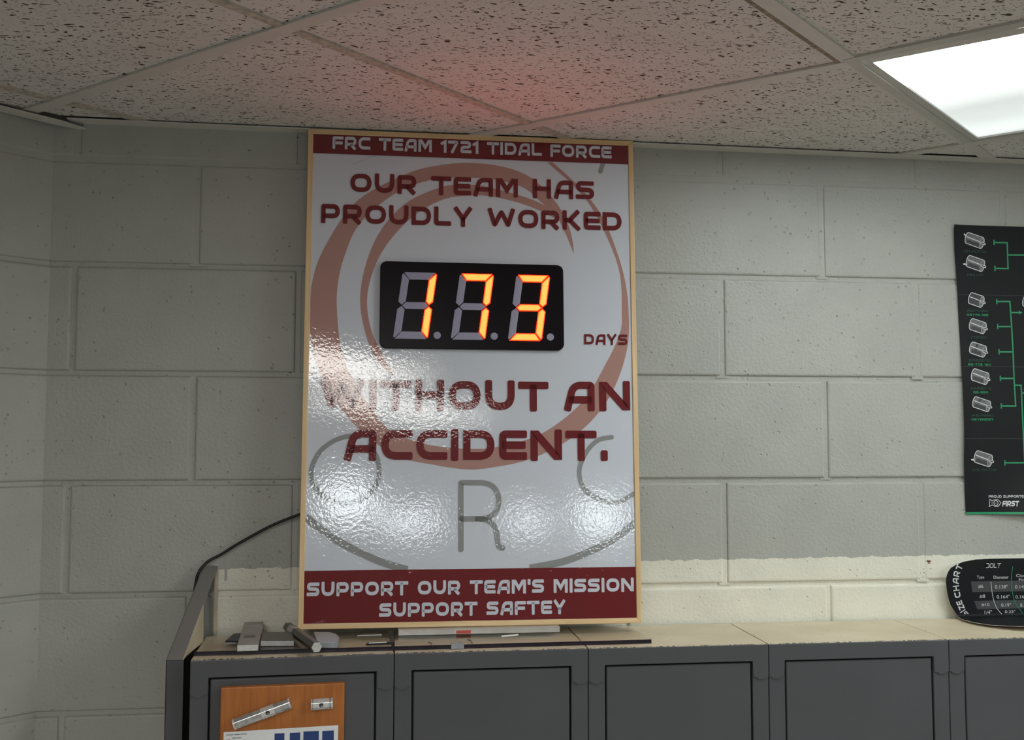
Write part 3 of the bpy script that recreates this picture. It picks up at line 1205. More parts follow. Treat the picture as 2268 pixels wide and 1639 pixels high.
def art(polys, depth, m):
    for p in polys:
        p = ccw([(x, z) for x, z in p])
        pn.poly([(x, YP - depth, z) for x, z in p], m)


pn.box(FW - .001, SW - FW + .001, YP, YP + .006, FW - .001, SH - FW + .001, WHT)
mmr = .001


def sc(pts):
    return [(x * mmr, z * mmr) for x, z in pts]


def band(outer, inner, depth, m, n=64):
    """fill between two curves running side by side"""
    def resample(pts):
        pts = [Vector(p) for p in spline(pts, 8)]
        L = [0]
        for a_, b_ in zip(pts[:-1], pts[1:]):
            L.append(L[-1] + (b_ - a_).length)
        out, i_ = [], 0
        for k in range(n + 1):
            t_ = L[-1] * k / n
            while i_ < len(L) - 2 and L[i_ + 1] < t_:
                i_ += 1
            q_ = (t_ - L[i_]) / max(1e-9, L[i_ + 1] - L[i_])
            out.append(pts[i_].lerp(pts[i_ + 1], q_))
        return out
    o_, i2 = resample(sc(outer)), resample(sc(inner))
    for k in range(n):
        q4 = [tuple(o_[k]), tuple(o_[k + 1]), tuple(i2[k + 1]), tuple(i2[k])]
        art([q4], depth, m)


# big swirl of the crest, crescent from the hook tip all the way round
band([(502.8, 690), (499.6, 718), (489.5, 753), (467, 792), (423.8, 835), (371.8, 855.7), (302.7, 862), (240, 854), (183.3, 835.8), (91.6, 780.4), (35, 692.7), (13.3, 628.4), (10.5, 570), (14, 511), (39.7, 436.5), (97.8, 358.7), (171.7, 305.6), (253.8, 286.7)],
     [(502.8, 690), (482, 739.5), (467, 765.6), (440.9, 788.7), (406.3, 817), (354.4, 830.2), (302.7, 832.8), (234.3, 827), (166.8, 800), (100.5, 741.7), (72.4, 680.8), (59.3, 621), (59.5, 562), (71.4, 486.7), (105, 420.6), (154.8, 354.8), (212.5, 330.2), (258, 321.5)], .0003, PNK, 110)
band([(253.8, 286.7), (295, 281.5), (336.7, 283.4), (420.5, 301.6), (505.7, 347.8), (566.8, 415.8), (601.3, 501.9), (607, 580.1), (597, 658.7), (563.3, 755.1), (520.1, 816.2), (463.4, 868.9)],
     [(258, 321.5), (300, 319), (353.4, 322.3), (437.7, 347.5), (515, 407), (563.6, 484.2), (590, 540), (593.9, 579.9), (588.3, 667.3), (545.9, 768), (506.9, 820.2), (452, 868.9)], .0003, PNK, 80)
band([(452, 781), (420, 795), (388.9, 804), (354.3, 812.5), (319.9, 818.5), (285, 818.6), (251.4, 813.5), (188, 783.4), (142.3, 734.3), (113.9, 673.3), (100.8, 604.9), (107.4, 545.8), (128.7, 487.4), (167, 447.7)],
     [(468, 758), (437, 773), (410, 783), (380, 791), (345, 797.5), (311.3, 798.7), (255.8, 789.9), (200.9, 757.7), (155.1, 708.7), (126.6, 656.5), (113.3, 596.6), (121.5, 537.6), (145.1, 487.6), (167, 447.7)], .0003, PNK, 80)


def gstroke(pts, wd, ends='round'):
    art(stroke(sc(spline(pts, 7)), wd * mmr, False, ends), .0006, GRY)


gstroke([(103, 340.5), (81.8, 341.3), (53.8, 330.9), (30, 309.5), (17.7, 277.1), (26.2, 247.9), (51.6, 227.7), (79.7, 221.9), (107.7, 227.4), (127.7, 243.5), (138.2, 264.8), (136.9, 297.4), (122, 325)], 8.6)
gstroke([(570, 341.2), (544.1, 335.3), (522.4, 314.2), (508.2, 280.8), (513.1, 251.6), (534.1, 230.8), (559.5, 220.7), (585.2, 222.2), (611, 236)], 8.6)
gstroke([(10, 196.6), (40, 173), (76.9, 148.4), (141.4, 117.4), (192, 101.5)], 13, 'flat')
gstroke([(414, 101.5), (486.2, 115.9), (562.6, 147.9), (611, 181.2)], 13, 'flat')
art(stroke(fillet(sc([(288.2, 136.7), (287.8, 257), (357.4, 257), (357.4, 191.5), (288.5, 191.5)]), [0, .002, .034, .034, 0], n=12), .0098, False, 'round'), .0006, GRY)
gstroke([(318, 191.5), (338, 188), (351, 174), (355.5, 150), (358, 141), (364.5, 138.5)], 9.8)
art(stroke(sc([(556.2, 854), (561.5, 870.5)]), .0085, False, 'round'), .0006, GRY)
art(stroke(sc([(84, 852), (126, 869.8)]), .0006, False, 'flat'), .0006, GRY)
# header and footer bands, then all the lettering
art([sc([(9.5, 870.2), (611.2, 870.2), (611.2, 908), (9.5, 908)]), sc([(9.3, 10), (611.3, 10), (611.3, 101.9), (9.3, 101.9)])], .0009, MAR)
for txt, x0, x1, y0, y1, m, s in (("FRC TEAM 1721 TIDAL FORCE", 45.2, 577.9, 880.6, 904.2, LIL, .25),
                                  ("OUR TEAM HAS", 79.4, 543, 798, 833.4, MAR, .25),
                                  ("PROUDLY WORKED", 26.5, 596, 737.8, 773.2, MAR, .25),
                                  ("DAYS", 520, 603.4, 516, 535.6, MAR, .24),
                                  ("WITHOUT", 30.4, 449.1, 390.6, 444, MAR, .26),
                                  ("AN", 480.6, 606.6, 391.8, 445, MAR, .26),
                                  ("ACCIDENT.", 75.8, 562.8, 298.8, 353, MAR, .26),
                                  ("SUPPORT OUR TEAM'S MISSION", 14.8, 607.2, 57.6, 81.4, LIL, .26),
                                  ("SUPPORT SAFTEY", 142.5, 479.4, 19.6, 43.3, LIL, .26)):
    art(text_polys(txt, x0 * mmr, x1 * mmr, y0 * mmr, y1 * mmr, s), .0013, m)
pn.build('printed_panel', [M['white'], M['maroon'], M['pink'], M['silver'], M['lilac']], sign, fix=False)

# counter with three seven-segment digits
YD = YP - .0075
bz = MB()
o = rrect(.1368, .4806, .5028, .6660, .0125)
bz.prism([(x, YD, z) for x, z in o], [(x, YP + .001, z) for x, z in o])
bez = bz.build('counter_bezel', M['bezel'], sign, bevel=.0012, seg=2)
bez['label'] = 'black counter housing with three red digits'
SHEAR = .135


def seg_shapes(wd, ht, t_):
    """outlines of the segments a..g of an upright digit wd x ht"""
    g_ = .0011
    mz = ht / 2
    k = t_
    A = [(g_ + .002, ht - .0), (wd - g_ - .002, ht), (wd - k - g_ * .4, ht - k), (k + g_ * .4, ht - k)]
    D = [(k + g_ * .4, k), (wd - k - g_ * .4, k), (wd - g_ - .002, 0), (g_ + .002, 0)]
    B_ = [(wd, ht - g_ - .003), (wd, mz + k * .45 + g_), (wd - k * .5, mz + g_ * 1.2), (wd - k, mz + k * .5 + g_), (wd - k, ht - k - g_ * .6), (wd - .0022, ht - g_ * 1.8)]
    C_ = [(x, ht - z) for x, z in B_]
    F_ = [(wd - x, z) for x, z in B_]
    E_ = [(wd - x, ht - z) for x, z in B_]
    G_ = [(k * .5 + g_, mz), (k + g_, mz + k * .47), (wd - k - g_, mz + k * .47), (wd - k * .5 - g_, mz), (wd - k - g_, mz - k * .47), (k + g_, mz - k * .47)]
    return dict(a=A, b=B_, c=C_, d=D, e=E_, f=F_, g=G_)


for k, lit in enumerate(('bc', 'abc', 'abcdg')):
    ox, oz = .1613 + .1063 * k, .5206 - .0002 * k
    for nm, sh in seg_shapes(.0640, .1250, .0136).items():
        sh = ccw([(ox + x + z * SHEAR, oz + z) for x, z in sh])
        cx = sum(p[0] for p in sh) / len(sh)
        cz = sum(p[1] for p in sh) / len(sh)
        inn = []
        n_ = len(sh)
        for i in range(n_):
            p0, p1, p2 = Vector(sh[i - 1]), Vector(sh[i]), Vector(sh[(i + 1) % n_])
            e0, e1 = (p1 - p0).normalized(), (p2 - p1).normalized()
            nn = Vector((-e0.y, e0.x)) + Vector((-e1.y, e1.x))
            nn.normalize()
            inn.append(p1 + nn * 0.0015 / max(.5, nn.dot(Vector((-e0.y, e0.x)))))
        mb = MB()
        h = .0014 if nm in lit else .0008
        base = [(x, YD + .0002, z) for x, z in sh]
        topo = [(x, YD - h * .7, z) for x, z in sh]
        topi = [(p.x, YD - h, p.y) for p in inn]
        for i in range(n_):
            j = (i + 1) % n_
            mb.poly([base[i], base[j], topo[j], topo[i]], 1)
            mb.poly([topo[i], topo[j], topi[j], topi[i]], 1)
        mb.poly(topi, 0)
        if nm in lit:
            so = mb.build('digit_segment', [M['seg_core'], M['seg_rim']], bez, fix=True)
            so['label'] = 'lit red digit segment'
        else:
            so = mb.build('digit_segment', [M['seg_off'], M['seg_off']], bez, fix=True)
            so['label'] = 'unlit grey digit segment'
    mb = MB()
    c = [(.2427 + .1059 * k + .0068 * math.cos(a), .5279 + .0068 * math.sin(a)) for a in [2 * math.pi * q / 20 for q in range(20)]]
    mb.prism([(x, YD - .0008, z) for x, z in c], [(x, YD + .0002, z) for x, z in c])
    mb.build('decimal_dot', M['seg_off'], bez)

# ------------------------------------------------------------------ power cable of the sign
path3 = [(.452, -.022, -.243), (.4079, -.019, -.2585), (.3571, -.016, -.2789), (.3012, -.014, -.3094), (.2696, -.013, -.3293), (.2440, -.015, -.3435), (.2300, -.019, -.3620), (.2255, -.020, -.3830), (.2230, -.019, -.41), (.2190, -.015, -.50), (.2170, -.012, -1.2)]
pp = [tuple(p) for p in spline(path3, 8)]
mb = MB()
mb.tube(pp, .0027, 10)
tag(mb.build('power_cable', M['black_cable'], smooth=True), 'thin black cable running down the wall from the sign to behind the end panel', 'cable')

# ------------------------------------------------------------------ clear sheet and loose things on the lockers
zs0, zs1 = TOP + .0004, TOP + .0074
mb = MB()
shp = [(.2562, -.1915), (1.0264, -.1790), (1.0150, -.0560), (.2700, -.0560)]
mb.prism([(x, y, zs0) for x, y in shp], [(x, y, zs1) for x, y in shp], 0, 1)
mb.m[0] = mb.m[3] = mb.m[4] = mb.m[5] = 2
tag(mb.build('acrylic_sheet', [M['acrylic'], M['acrylic_edge'], M['acrylic_under']]), 'long clear acrylic sheet with a dark edge lying on the three left lockers', 'sheet')
ZS = zs1 + .0002

mb = MB()
mb.box(.5893, .8790, -.0960, -.0590, ZS, -.4572, 0)
sb = mb.build('support_bar', [M['alu']], bevel=.0006)
tag(sb, 'flat silver aluminium bar under the bottom edge of the sign', 'bar')
mb = MB()
mb.box(.692, .718, -.0964, -.0958, ZS + .0014, ZS + .0068)
mk = mb.build('red_mark', M['red_mark'], sb)
mk['label'] = 'red paint mark'

# flat bar, its back end propped on the small black plate
n0, f0 = Vector((.3428, -.1990, -.4674)), Vector((.3302, -.0230, -.4610))
mb = MB()
dr = (f0 - n0).normalized()
sd = Vector((1, .0, 0))
sd = (sd - dr * sd.dot(dr)).normalized()
upv = sd.cross(dr)
lo = [n0 - sd * .0168, n0 + sd * .0168, f0 + sd * .0166, f0 - sd * .0166]
mb.prism([p for p in lo], [p + upv * .0106 for p in lo], 0)
bar = mb.build('metal_bar', [M['alu_dull'], M['alu_cut']], bevel=.0006)
for p in bar.data.polygons:
    if p.normal.dot(-dr) > .8:
        p.material_index = 1
tag(bar, 'flat grey metal bar pointing outwards at the left end of the acrylic sheet', 'bar')
mb = MB()
st_ = [(-.009, .052), (.009, .052), (.009, .068), (-.009, .068)]
mb.prism([n0 + sd * a_ + dr * b_ + upv * .0107 for a_, b_ in st_], [n0 + sd * a_ + dr * b_ + upv * .0110 for a_, b_ in st_])
lb = mb.build('stain', M['steel_dark'], bar)
lb['label'] = 'dark rectangular stain'

mb = MB()
mb.prism([(.2955, -.128, ZS + .0005), (.325, -.132, ZS + .0005), (.318, -.062, ZS + .0005), (.3005, -.066, ZS + .0005)],
         [(.2960, -.126, ZS + .0040), (.325, -.130, ZS + .0040), (.318, -.062, ZS + .0052), (.3010, -.068, ZS + .0050)])
bp = mb.build('black_plate', M['black_plate'], bevel=.0004)
tag(bp, 'small black plate lying half under the flat grey bar', 'plate')
mb = MB()
mb.box(.2958, .324, -.1302, -.1284, ZS + .0002, ZS + .0012)
e_ = mb.build('plate_edge', M['alu_cut'], bp)
e_['label'] = 'bright silver edge'

mb = MB()
mb.prism([(.3586, -.160, ZS), (.4146, -.166, ZS), (.4040, -.088, ZS), (.3540, -.083, ZS)], [(.3586, -.160, ZS + .0095), (.4146, -.166, ZS + .0095), (.4040, -.088, ZS + .0095), (.3540, -.083, ZS + .0095)])
blk = mb.build('metal_block', [M['steel_dark'], M['alu_cut']], bevel=.0005)
for p in blk.data.polygons:
    if p.normal.y < -.8:
        p.material_index = 1
    elif p.normal.z > .8:
        p.material_index = 0
tag(blk, 'short square metal block between the flat grey bar and the hexagonal rod', 'block')

# hexagonal rod
ha, hb_ = Vector((.4560, -.2215, ZS + .0085)), Vector((.3915, -.0330, ZS + .0082))
dr = (hb_ - ha).normalized()
rod = thing('hex_rod', 'dark hexagonal metal rod with a shiny cut end beside the lower left sign corner', 'rod', tuple(ha))


def hexcyl(a_, b_, r_, mats, name, parent, capm=0, n=6, rot=0.0):
    dd = (b_ - a_).normalized()
    e1 = dd.cross(Vector((0, 0, 1))).normalized()
    e2 = dd.cross(e1).normalized()
    mb_ = MB()
    ra = [a_ + (e1 * math.cos(2 * math.pi * k / n + rot) + e2 * math.sin(2 * math.pi * k / n + rot)) * r_ for k in range(n)]
    rb = [p + (b_ - a_) for p in ra]
    mb_.prism([tuple(p) for p in ra], [tuple(p) for p in rb], capm, 0)
    return mb_.build(name, mats, parent, bevel=.0005)


L_ = (hb_ - ha).length
O = Vector((0, 0, 0))
hexcyl(O, dr * (L_ * .70), .0094, [M['steel_dark'], M['alu_cut']], 'shaft', rod, 1)
hexcyl(dr * (L_ * .70), dr * (L_ * .86), .0096, [M['tape']], 'label_band', rod)['label'] = 'pale grey band'
hexcyl(dr * (L_ * .86), dr * L_, .0090, [M['steel_dark']], 'tip', rod)

mb = MB()
o = [(.4545, -.186), (.4875, -.190), (.4890, -.150), (.4820, -.118), (.4700, -.100), (.4420, -.094)]
mb.prism([(x, y, ZS) for x, y in o], [(x, y, ZS + .0100) for x, y in o])
tag(mb.build('plastic_block', M['frost'], bevel=.0012, seg=2), 'frosted pale plastic block lying to the right of the hexagonal rod', 'block')

mb = MB()
o = [(.5340, -.1765), (.5830, -.1700), (.5820, -.1590), (.5380, -.1640)]
mb.prism([(x, y, ZS) for x, y in o], [(x, y, ZS + .0035) for x, y in o])
kc = mb.build('clip', M['black_plate'], bevel=.0008)
tag(kc, 'small black clip with a white stripe on the acrylic sheet below the sign', 'clip')
mb = MB()
mb.prism([(.5390, -.1758, ZS + .0030), (.5690, -.1722, ZS + .0030), (.5690, -.1685, ZS + .0030), (.5395, -.1720, ZS + .0030)],
         [(.5390, -.1758, ZS + .0045), (.5690, -.1722, ZS + .0045), (.5690, -.1685, ZS + .0045), (.5395, -.1720, ZS + .0045)])
s_ = mb.build('stripe', M['white_plastic'], kc, bevel=.0004)
s_['label'] = 'white stripe'

mb = MB()
o = [(.7685, -.1310), (.7960, -.1250), (.8010, -.1180), (.7985, -.1140), (.7960, -.1185), (.7705, -.1240)]
mb.prism([(x, y, ZS) for x, y in o], [(x, y, ZS + .0026) for x, y in o])
tag(mb.build('scrap', M['white_plastic'], bevel=.0006), 'small white plastic scrap in front of the silver bar under the sign', 'scrap')
mb = MB()
o = [(.517, -.093), (.560, -.090), (.560, -.083), (.524, -.084)]
mb.prism([(x, y, ZS) for x, y in o], [(x, y, ZS + .002) for x, y in o])
tag(mb.build('metal_sliver', M['alu'], bevel=.0004), 'thin metal sliver in the shadow under the left half of the sign', 'sliver')
for x, y, lab in ((.6450, -.188, 'tiny bent nail on the acrylic sheet, the left one of two below the sign'), (.7130, -.172, 'tiny bent nail on the acrylic sheet, the right one of two below the sign')):
    mb = MB()
    pth = [tuple(p) for p in spline([(x + .0005, y - .010, ZS + .0011), (x, y, ZS + .0011), (x - .0005, y + .012, ZS + .0012), (x - .0025, y + .0165, ZS + .0014), (x - .0055, y + .0160, ZS + .0018)], 5)]
    mb.tube(pth, .0009, 8)
    tag(mb.build('nail', M['steel_dark'], smooth=True), lab, 'nail', 'bent nails on the acrylic sheet')
# clear clip gripping the front edge of the sheet
mb = MB()
x0, x1, yy = .6775, .6990, -.1853
mb.box(x0, x1, yy - .0032, yy - .0012, TOP + .0008, ZS + .0022)
mb.box(x0, x1, yy - .0012, yy + .010, ZS, ZS + .0022)
tag(mb.build('edge_clip', M['frost'], bevel=.0004), 'small frosted plastic clip on the front edge of the acrylic sheet', 'clip')

# ------------------------------------------------------------------ board on the first door
DM = Matrix.Translation((.5817, YFR, 0)) @ Matrix.Rotation(R(3.0), 4, 'Z') @ Matrix.Translation((-.5817, -YFR, 0))
YB = YFR + .0006


def door_obj(mb_, name, mats, parent=None, **kw):
    o_ = mb_.build(name, mats, parent, **kw)
    o_.matrix_world = DM if parent is None else Matrix.Identity(4)
    return o_


mb = MB()
mb.box(.3050, .5010, YB - .0125, YB - .0002, -.7400, -.5175)
bd = door_obj(mb, 'wooden_board', M['board'], bevel=.0022, seg=2)
tag(bd, 'orange wooden board fixed on the door of the leftmost locker', 'board')
YR = YB - .0125


def door_rod(a_, b_, r_, collars, label):
    t = thing('metal_rod', label, 'rod', (0, 0, 0), group='silver rods on the orange board')
    t.matrix_world = DM
    A_, B_ = Vector((a_[0], YR - r_ * .95, a_[1])), Vector((b_[0], YR - r_ * .95, b_[1]))
    o1 = hexcyl(A_, B_, r_, [M['vial']], 'shaft', t, n=8, rot=R(22.5))
    d_ = B_ - A_
    for s0, s1, rr, hole in collars:
        co = hexcyl(A_ + d_ * s0, A_ + d_ * s1, rr, [M['alu_cut']], 'collar', t, n=8, rot=R(22.5))
        if hole:
            c_ = A_ + d_ * ((s0 + s1) / 2)
            h_ = MB()
            ring = [(c_.x + .0034 * math.cos(q_), c_.z + .0034 * math.sin(q_)) for q_ in [2 * math.pi * k / 16 for k in range(16)]]
            yq = c_.y - rr * .94
            h_.prism([(x_, yq - .0006, z_) for x_, z_ in ring], [(x_, yq + .002, z_) for x_, z_ in ring])
            h_.build('screw_hole', M['vial_dark'], co)
            h_ = MB()
            ring = [(c_.x + .0008 + .0014 * math.cos(q_), c_.z - .0012 + .0014 * math.sin(q_)) for q_ in [2 * math.pi * k / 10 for k in range(10)]]
            h_.prism([(x_, yq - .0009, z_) for x_, z_ in ring], [(x_, yq, z_) for x_, z_ in ring])
            h_.build('screw', M['vial'], co)
    return t


door_rod((.3265, -.5735), (.4150, -.5440), .0088, [(.0, .03, .0090, False), (.49, .72, .0092, True), (.97, 1.0, .0090, False)],
         'long silver rod fixed aslant on the orange board of the leftmost locker')
door_rod((.4475, -.5480), (.4825, -.5468), .0088, [(.0, .06, .0091, False), (.1, .84, .0090, True), (.90, 1.0, .0091, False)],
         'short level silver rod near the right edge of the orange board')

# printed sheet in a clear sleeve
mb = MB()
YPp = YR - .0006
mb.poly([(.3115, YPp, -.7300), (.4900, YPp, -.7300), (.4915, YPp, -.5845), (.3110, YPp, -.5872)], 0)
mb.poly([(.3115, YPp + .0003, -.7300), (.4900, YPp + .0003, -.7300), (.4915, YPp + .0003, -.5845), (.3110, YPp + .0003, -.5872)][::-1], 0)


def ink(x0, x1, z0, z1, m, tilt=0.0):
    mb.poly([(x0, YPp - .0003, z0), (x1, YPp - .0003, z0), (x1 + tilt, YPp - .0003, z1), (x0 + tilt, YPp - .0003, z1)], m)


for a_, b_, zt_ in ((.3905, .4060, -.5930), (.4145, .4310, -.5930), (.4360, .4605, -.5920), (.4660, .4845, -.5925)):
    ink(a_, b_, -.665, zt_, 1)
ink(.3155, .3210, -.612, -.5990, 2)
for a_, b_, z_ in ((.3150, .3262, -.5912), (.3275, .3360, -.5910), (.3372, .3470, -.5908), (.3245, .3310, -.5965), (.3318, .3385, -.5964)):
    ink(a_, b_, z_ - .0011, z_, 3)
for k in range(6):
    ink(.3250, .372 - .004 * (k % 3), -.607 - .006 * k, -.6058 - .006 * k, 3)
ps = door_obj(mb, 'paper_sheet', [M['paper'], M['ink_blue'], M['ink_red'], M['ink_grey']], fix=False)
tag(ps, 'white printed sheet with blue blocks on the lower part of the orange board', 'paper')
mb = MB()
mb.box(.3055, .5045, YPp - .0016, YPp - .0011, -.735, -.5850)
sl = door_obj(mb, 'plastic_sleeve', M['clear'])
tag(sl, 'clear plastic sleeve covering the white printed sheet on the orange board', 'sleeve')

# ------------------------------------------------------------------ motor poster on the wall
PX1, PZ0, PZ1 = 2.16, -.2686, .3172
EDGE = [(-.2686, 1.7204), (-.2349, 1.7192), (-.1628, 1.7176), (-.1084, 1.7200), (.0008, 1.7197), (.0741, 1.7189), (.1846, 1.7155), (.2587, 1.7108), (.3000, 1.7100), (.3172, 1.7112)]


def edge_x(z):
    for (z0, a_), (z1, b_) in zip(EDGE[:-1], EDGE[1:]):
        if z <= z1:
            return a_ + (b_ - a_) * max(0, (z - z0)) / (z1 - z0)
    return EDGE[-1][1]


def poster_pt(x, z, lift=0.0):
    e_ = max(0.0, 1 - (x - edge_x(z)) / .05)
    wav = .0045 * math.sin((z + .30) * 7.5) ** 2 * e_ * e_
    curl = .020 * max(0.0, (-.16 - z) / .11) ** 2 * min(1, max(0, (x - 1.75) / .16))
    return (x, -.0028 - wav - curl - lift, z)


mb = MB()
nx, nz = 30, 40
for i in range(nx):
    for j in range(nz):
        def pt(a_, b_, back):
            z = PZ0 + (PZ1 - PZ0) * b_ / nz
            x = edge_x(z) + (PX1 - edge_x(z)) * (a_ / nx)
            return poster_pt(x, z, 0.0 if not back else -.0004)
        mb.poly([pt(i, j, 0), pt(i + 1, j, 0), pt(i + 1, j + 1, 0), pt(i, j + 1, 0)], 0)
        mb.poly([pt(i, j, 1), pt(i + 1, j, 1), pt(i + 1, j + 1, 1), pt(i, j + 1, 1)][::-1], 0)
PW, PG, PD, PGR, PDM, PCR = 1, 2, 3, 4, 5, 6


def pdraw(polys, m, lift):
    for p in polys:
        mb.poly([poster_pt(x, z, lift) for x, z in ccw(list(p))], m)


def pline(pts, wd, m, lift=.0006, closed=False, ends='flat'):
    q = [pts[0]]
    for a_, b_ in zip(pts[:-1], pts[1:]):
        nn = max(1, int((Vector(b_) - Vector(a_)).length / .012))
        q += [tuple(Vector(a_).lerp(Vector(b_), k / nn)) for k in range(1, nn + 1)]
    pdraw(stroke(q, wd, closed, ends), m, lift)


def motor(cx, cz, ln_, r_, tilt, style):
    ca, sa = math.cos(R(tilt)), math.sin(R(tilt))

    def tr(pts):
        return [(cx + x * ca - z * sa, cz + x * sa + z * ca) for x, z in pts]
    hl = ln_ / 2

    def ell(ox, rx, rz, a0, a1, n=12):
        return [(ox + rx * math.cos(R(a0 + (a1 - a0) * k / n)), rz * math.sin(R(a0 + (a1 - a0) * k / n))) for k in range(n + 1)]
    ex = r_ * .34
    body = ell(-hl, ex, r_, 90, 270) + ell(hl, ex, r_, -90, 90)
    pdraw([tr(body)], PG if style != 'dark' else PD, .0006)
    pdraw([tr([(-hl, -r_), (hl, -r_), (hl, -r_ * .25), (-hl, -r_ * .25)])], PD, .0008)
    pdraw([tr([(-hl - ex * .8, r_ * .28), (hl - ex * .2, r_ * .18), (hl - ex * .2, r_ * .02), (-hl - ex * .8, r_ * .12)])], PW, .0010)
    if style == 'band':
        pdraw([tr([(-hl * .5, -r_), (-hl * .1, -r_), (-hl * .1, r_), (-hl * .5, r_)])], PD, .0009)
    face = ell(hl, ex, r_, 0, 360, 20)[:-1]
    pdraw([tr(face)], PG, .0011)
    pdraw(stroke(tr(ell(hl, ex * .9, r_ * .9, 0, 360, 20)[:-1]), .0005, True), PW, .0013)
    pdraw(stroke(tr([(hl, 0), (hl + .0075, 0)]), r_ * .42, False, 'round'), PW, .0013)
    pdraw(stroke(tr([(hl, 0), (hl + .0070, 0)]), r_ * .2, False, 'round'), PD, .0015)
    if style in ('tab', 'tail'):
        pdraw(stroke(tr([(-hl - ex, r_ * (.3 if style == 'tab' else -.75)), (-hl - ex - .005, r_ * (.5 if style == 'tab' else -.8))]), .0032, False, 'round'), PW, .0005)
    out = ell(-hl - .0008, ex + .001, r_ + .001, 90, 270) + ell(hl + .0008, ex + .001, r_ + .001, -90, 90)
    pdraw(stroke(tr(out), .0015, True), PW, .0014)


for (cx, cz), ln_, r_, stl in (((1.7555, .2856), .0310, .0108, 'tab'), ((1.7560, .2381), .0290, .0112, 'tail'), ((1.7555, .1630), .0225, .0108, 'dark'), ((1.7570, .1095), .0255, .0108, 'plain'),
                               ((1.7560, .0616), .0255, .0108, 'band'), ((1.7585, .0066), .0270, .0112, 'plain'), ((1.7598, -.0492), .0290, .0100, 'band'), ((1.7600, -.1592), .0285, .0112, 'tail')):
    motor(cx, cz, ln_, r_, -17, stl)
for txt, x0, x1, z0, z1, m, s in (("CIM MOTOR", 1.7312, 1.7812, .2604, .2650, PDM, .14), ("MINI CIM", 1.7380, 1.7725, .2124, .2168, PDM, .14),
                                  ("ANDYMARK", 1.7350, 1.7805, .1386, .1430, PDM, .14), ("RS775-185", 1.7345, 1.7808, .1302, .1344, PGR, .21),
                                  ("775PRO", 1.7410, 1.7752, .0842, .0884, PDM, .14), ("BANEBOTS", 1.7360, 1.7815, .0374, .0416, PDM, .14), ("RS-775 18V", 1.7335, 1.7840, .0290, .0332, PGR, .21),
                                  ("BANEBOTS", 1.7365, 1.7825, -.0194, -.0152, PDM, .14), ("RS-550", 1.7430, 1.7755, -.0274, -.0232, PGR, .21),
                                  ("ANDYMARK", 1.7368, 1.7845, -.0742, -.0700, PDM, .14), ("NEVEREST", 1.7366, 1.7852, -.0822, -.0780, PGR, .21),
                                  ("BAG MOTOR", 1.7355, 1.7885, -.1840, -.1796, PDM, .14), ("PROUD SUPPORTER", 1.7690, 1.8470, -.2374, -.2326, PW, .20)):
    pdraw(text_polys(txt, x0, x1, z0, z1, s), m, .0008)
g_ = .0030
for pts in ([(1.7988, .2827), (1.8275, .2827), (1.8276, .2292), (1.7989, .2290)], [(1.8276, .2574), (1.90, .2586)],
            [(1.8006, .1606), (1.8292, .1612), (1.8313, .1096), (1.8325, .0578), (1.8328, .0035), (1.8345, -.0526), (1.8032, -.0526)],
            [(1.8008, .1092), (1.8313, .1096)], [(1.8020, .0576), (1.8325, .0578)], [(1.8031, .0033), (1.8328, .0035)],
            [(1.8300, .1385), (1.8500, .1387)], [(1.8340, -.0103), (1.8478, -.0103), (1.8500, -.1675)], [(1.8478, -.0260), (1.9, -.0260)], [(1.8070, -.1675), (1.90, -.1675)]):
    pline(pts, g_, PGR)
for x, z in ((1.7988, .2827), (1.7989, .2290), (1.8006, .1606), (1.8008, .1092), (1.8020, .0576), (1.8031, .0033), (1.8032, -.0526), (1.8070, -.1675)):
    pline([(x, z - .0055), (x, z + .0055)], .0028, PGR)
pdraw([[(1.8480, .1345), (1.8560, .1387), (1.8480, .1429)]], PGR, .0008)
motor(1.8735, .160, .0225, .0108, -17, 'plain')
for z in (.1736, .0270, -.1190):
    pline([(edge_x(z) + .001, z), (2.15, z)], .0007, PCR, .0005)
q = [(edge_x(-.2660) + .0004, -.2682)] + [(1.75 + .05 * k, -.2682) for k in range(9)]
pline(q, .0046, PGR, .0007)
# crest left of the italic word: slanted box, ring and triangle
pdraw(text_polys("FIRST", 1.7955, 1.8290, -.2545, -.2440, .26, .10, .2), PW, .0009)
pline([(1.7692, -.2550), (1.7712, -.2405), (1.7755, -.2440), (1.7800, -.2415), (1.7880, -.2415), (1.7935, -.2475), (1.7880, -.2545), (1.7800, -.2545), (1.7755, -.2515)], .0011, PW, .0009, True)
cr_ = [(1.7832 + .0042 * math.cos(a_), -.2480 + .0050 * math.sin(a_)) for a_ in [2 * math.pi * k / 18 for k in range(18)]]
pdraw(stroke(cr_, .0011, True), PW, .0010)
pdraw([[(1.7740, -.2505), (1.7795, -.2478), (1.7740, -.2450)]], PG, .0009)
pdraw([[(1.7810, -.2500), (1.7855, -.2500), (1.7832, -.2458)]], PG, .0010)
po = mb.build('poster', [M['poster'], M['p_white'], M['p_grey'], M['p_dark'], M['p_green'], M['p_dim'], M['crease']], fix=False)
for p in po.data.polygons:
    p.use_smooth = p.material_index == 0
tag(po, 'black motor poster with green bracket lines taped high on the wall at the right edge', 'poster')

# ------------------------------------------------------------------ curled size chart standing on the lockers
Z0C = -.357
BEND = .1130         # length of the upright part
RB = .0055


